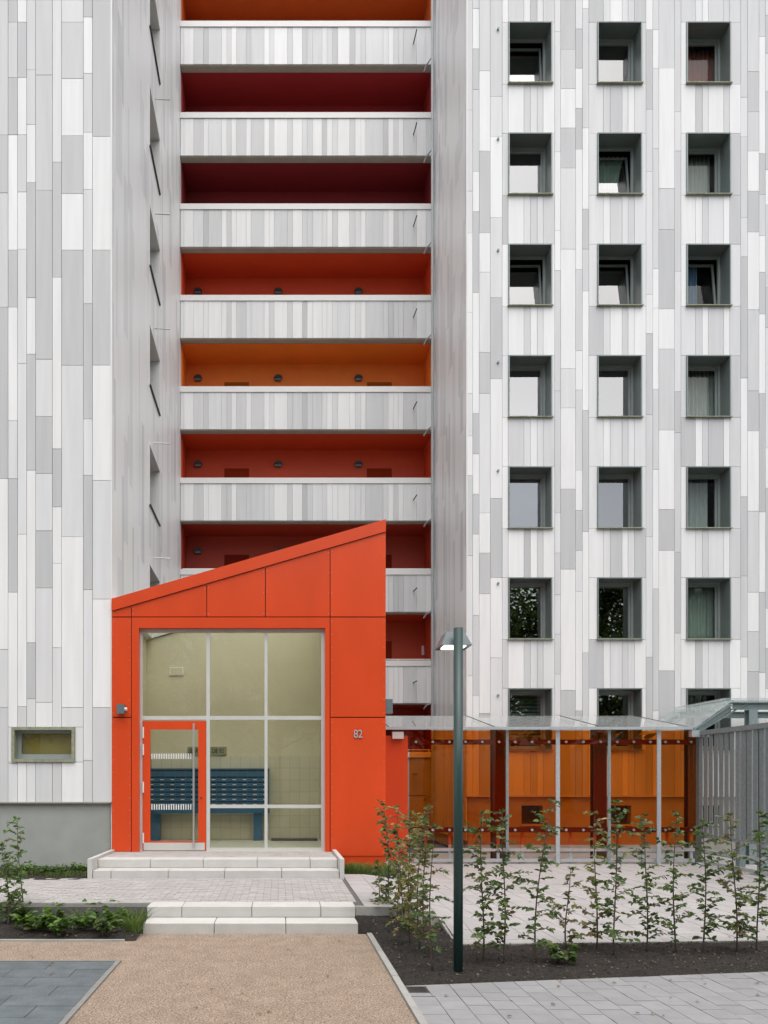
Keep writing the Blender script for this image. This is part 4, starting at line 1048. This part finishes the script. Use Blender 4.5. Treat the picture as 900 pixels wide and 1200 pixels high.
for k, (bx, by, ty, ln, pal, dn) in enumerate([(457, 1080, 943, -.09, 'green', 1.3), (466, 1088, 945, 0, 'yellow', 1.2), (480, 1104, 952, 0, 'yellow', 1.4), (490, 1112, 958, .05, 'yellow', 1.4), (497, 1120, 946, .03, 'bronze', 1.1), (473, 1095, 985, -.05, 'bronze', 1.3), (505, 1137, 968, .02, 'green', .55), (448, 1078, 1010, -.08, 'bronze', 1.2)]):
    gx, gy = ground(bx, by, .02); h = Z(ty, gy)
    lab = {6: 'thin sparse sapling standing right beside the green lamp post', 0: 'greenest sapling of the dense clump, leaning towards the entrance steps', 7: 'lowest bronze-leaved sapling of the dense clump, beside the garden steps', 5: 'short bronze-leaved sapling in the middle of the dense clump', 4: 'tall bronze-leaved sapling of the dense clump, nearest the lamp post'}.get(k, 'tall yellowing sapling in the dense clump before the orange wall')
    sapling(gx, gy, h, rng, pal, lab, 'saplings in the clump beside the steps', z0=.02, lean=(ln, 0), dens=dn, spread=.20)
gx, gy = ground(26, 1078, .04); sapling(gx, gy, Z(962, gy), rng, 'weed', 'young sapling with a drooping tip before the grey tower plinth', 'saplings before the tower', z0=.04, lean=(-.06, 0), dens=1.0, spread=.26)
gx, gy = ground(9, 1086, .04); sapling(gx, gy, Z(992, gy), rng, 'green', 'dense upright sapling beside the one with a drooping tip', 'saplings before the tower', z0=.04, lean=(-.05, 0), dens=1.4, spread=.22)
# low leafy plants
def low_plant(x, y, z0, r, h, rng, label, pal='weed', group=None, ls=.085):
    t = thing('leafy_plant', label, 'plant', (x, y, z0), group); m = MB(); c = MB(); c.c = []
    for b in range(10):
        a = rng.uniform(0, 6.28); q = Vector((x + r * math.cos(a) * rng.uniform(.3, 1), y + r * math.sin(a) * rng.uniform(.3, 1), z0 + h * rng.uniform(.4, 1)))
        p = Vector((x, y, z0 - .01)); m.tube([p, p.lerp(q, .5) + Vector((0, 0, h * .2)), q], [.003, .0025, .0012], 4, cap=False)
        for l in range(11):
            s = p.lerp(q, rng.uniform(.35, 1)) + Vector((rng.uniform(-.03, .03), rng.uniform(-.03, .03), rng.uniform(0, .04)))
            cc = rng.choice(PAL[pal]); br = rng.uniform(.7, 1.3); L_ = ls * rng.uniform(.6, 1.2)
            leaf(c, s, Vector((math.cos(a) + rng.uniform(-.8, .8), math.sin(a) + rng.uniform(-.8, .8), rng.uniform(-.2, .5))), Vector((rng.uniform(-.5, .5), rng.uniform(-.5, .5), 1)), L_, L_ * .75, (cc[0] * br, cc[1] * br, cc[2] * br, 1))
    m.build('stems', 'bark', t, fix=False); c.build('leaves', 'leaf', t, fix=False)
rng = random.Random(4)
for k, (bx, by) in enumerate([(45, 1092), (76, 1094), (100, 1090), (122, 1094), (138, 1086), (30, 1090), (112, 1080), (66, 1082), (90, 1078), (14, 1082), (128, 1078), (60, 1092)]):
    gx, gy = ground(bx, by, .05); low_plant(gx, gy, .05, .18, .20, rng, 'low broad-leaved weed in the bed below the path kerb', 'weed' if k % 3 else 'green', 'weeds below the path kerb')
for k, bx in enumerate([22, 34, 46, 58, 70, 80, 92, 99]):
    gy = 12.55 + .3 * rng.random(); gx = X(bx, gy); low_plant(gx, gy, PATH, .14, .16, rng, 'small leafy plant along the foot of the grey tower plinth', 'weed', 'plants along the tower plinth', .05)
gx, gy = ground(664, 1128, .02); low_plant(gx, gy, .02, .20, .16, rng, 'low spreading seedling at the foot of the shortest sapling', 'green')
def grass(name, label, spots, rng, hh, n):
    c = MB(); c.c = []
    for (x, y, z, r) in spots:
        for b in range(n):
            a = rng.uniform(0, 6.28); rr = r * math.sqrt(rng.random()); p = Vector((x + rr * math.cos(a), y + rr * math.sin(a), z - .01)); h = hh * rng.uniform(.5, 1.15)
            d = Vector((rng.gauss(0, .28), rng.gauss(0, .28), 1)); s = Vector((math.cos(a + 1), math.sin(a + 1), 0)) * .004
            q1 = p + d * h * .55; q2 = q1 + (d + Vector((d.x * 1.5, d.y * 1.5, -.45))) * h * .5
            i = len(c.v); c.v += [tuple(p - s), tuple(p + s), tuple(q1 - s * .8), tuple(q1 + s * .8), tuple(q2)]; c.f += [(i, i+1, i+3, i+2), (i+2, i+3, i+4)]; c.m += [0, 0]
            cc = rng.choice([(.11, .17, .035), (.075, .13, .03), (.15, .19, .05)]); c.c += [(*cc, 1)] * 5
    return stuff(c.build(name, 'leaf', fix=False), label, 'grass')
sp1 = [(*ground(bx, by, .05), .04, .10) for bx, by in ((157, 1092), (150, 1088), (160, 1084), (143, 1084), (132, 1080), (104, 1078), (64, 1074), (120, 1076), (96, 1084), (80, 1078))]
grass('grass', 'grass tufts among the weeds below the path kerb', sp1, rng, .28, 100)
sp2 = [(X(p, 13.2), 13.2 + rng.uniform(-.3, .3), PATH - .02, .16) for p in (404, 409, 414, 419, 424, 429, 434, 439, 444, 448, 452)]
grass('grass', 'strip of grass along the foot of the orange pavilion wall', sp2, rng, .22, 120)
sp3 = [(X(p, 12.6), 12.45 + rng.uniform(-.1, .3), PATH, .12) for p in range(2, 104, 8)]
grass('grass', 'thin grass along the foot of the grey tower plinth', sp3, rng, .12, 50)

# trees of the garden behind the camera; the window panes mirror them
def tree_mesh(seed, h, r):
    rng = random.Random(seed); m = MB(); c = MB(); c.c = []
    m.tube([(0, 0, -.1), (.1, .05, h * .25), (-.05, .1, h * .5), (.1, 0, h * .8)], [.28, .22, .15, .05], 8)
    cl = []
    for k in range(44):
        z = h * rng.uniform(.28, .97); rr = r * math.sin(min(1, max(.15, (1.06 - z / h) * 1.5)) * 1.57); a = rng.uniform(0, 6.28); q = rng.uniform(.35, 1) * rr
        p = Vector((q * math.cos(a), q * math.sin(a), z)); cl.append(p); m.tube([(0, 0, z * .75), p * .5 + Vector((0, 0, z * .42)), p], [.07, .045, .015], 5, cap=False)
    for p in cl:
        for l in range(170):
            s = p + Vector((rng.gauss(0, .7), rng.gauss(0, .7), rng.gauss(0, .55))); cc = rng.choice(PAL['green']); br = rng.uniform(.6, 1.2); L_ = rng.uniform(.18, .36)
            leaf(c, s, Vector((rng.uniform(-1, 1), rng.uniform(-1, 1), rng.uniform(-.6, .4))), Vector((rng.uniform(-1, 1), rng.uniform(-1, 1), 1)), L_, L_ * .7, (cc[0] * br, cc[1] * br, cc[2] * br, 1))
    return m, c
protos = []
for k, (h, r) in enumerate(((15.0, 3.4), (13.0, 3.8))):
    m, c = tree_mesh(k, h, r); a = m.build('trunk', 'bark', fix=False); b = c.build('crown', 'leaf', fix=False); protos.append((a.data, b.data)); bpy.data.objects.remove(a); bpy.data.objects.remove(b)
for k, (tx, ty, s_) in enumerate([(-14, -16, 1.1), (-9, -13, 1.1), (-4.5, -15, 1.2), (0, -12.5, 1.0), (4, -15, 1.2), (9, -13, 1.15), (13, -11.5, 1.12), (17.5, -13, 1.22), (22, -12, 1.15), (26.5, -13, 1.25), (31, -12, 1.2), (36, -15, 1.2)]):
    t = thing('broadleaf_tree', 'broadleaf garden tree facing the buildings, seen mirrored in the window panes', 'tree', (0, 0, 0), 'garden trees mirrored in the windows')
    for nm, me in zip(('trunk', 'crown'), protos[k % 2]):
        o = bpy.data.objects.new(nm, me); col.objects.link(o); o.parent = t
    t.location = (tx, ty, -.06); t.scale = (s_,) * 3; t.rotation_euler.z = k * 1.3

# a few fallen leaves on gravel, steps and paving
rng = random.Random(77); c = MB(); c.c = []
for k in range(70):
    x, y = (rng.uniform(-2.6, 1.0), rng.uniform(5.7, 8.9)) if k % 3 == 0 else ((rng.uniform(1.2, 4.5), rng.uniform(5.8, 7.0)) if k % 3 == 1 else (rng.uniform(2.2, 6.0), rng.uniform(8.7, 12)))
    if k % 3 == 1 and y > bed_front(x) - .05: continue
    cc = rng.choice([(.20, .13, .05), (.13, .12, .04), (.26, .18, .07)]); L_ = rng.uniform(.03, .05); a = rng.uniform(0, 6.28)
    leaf(c, Vector((x, y, .012 + (hc(x, y) if k % 3 == 2 else 0))), Vector((math.cos(a), math.sin(a), .05)), Vector((rng.uniform(-.2, .2), rng.uniform(-.2, .2), 1)), L_, L_ * .6, (*cc, 1))
stuff(c.build('fallen_leaves', 'leaf', fix=False), 'scattered fallen leaves on the gravel and paving', 'leaves')
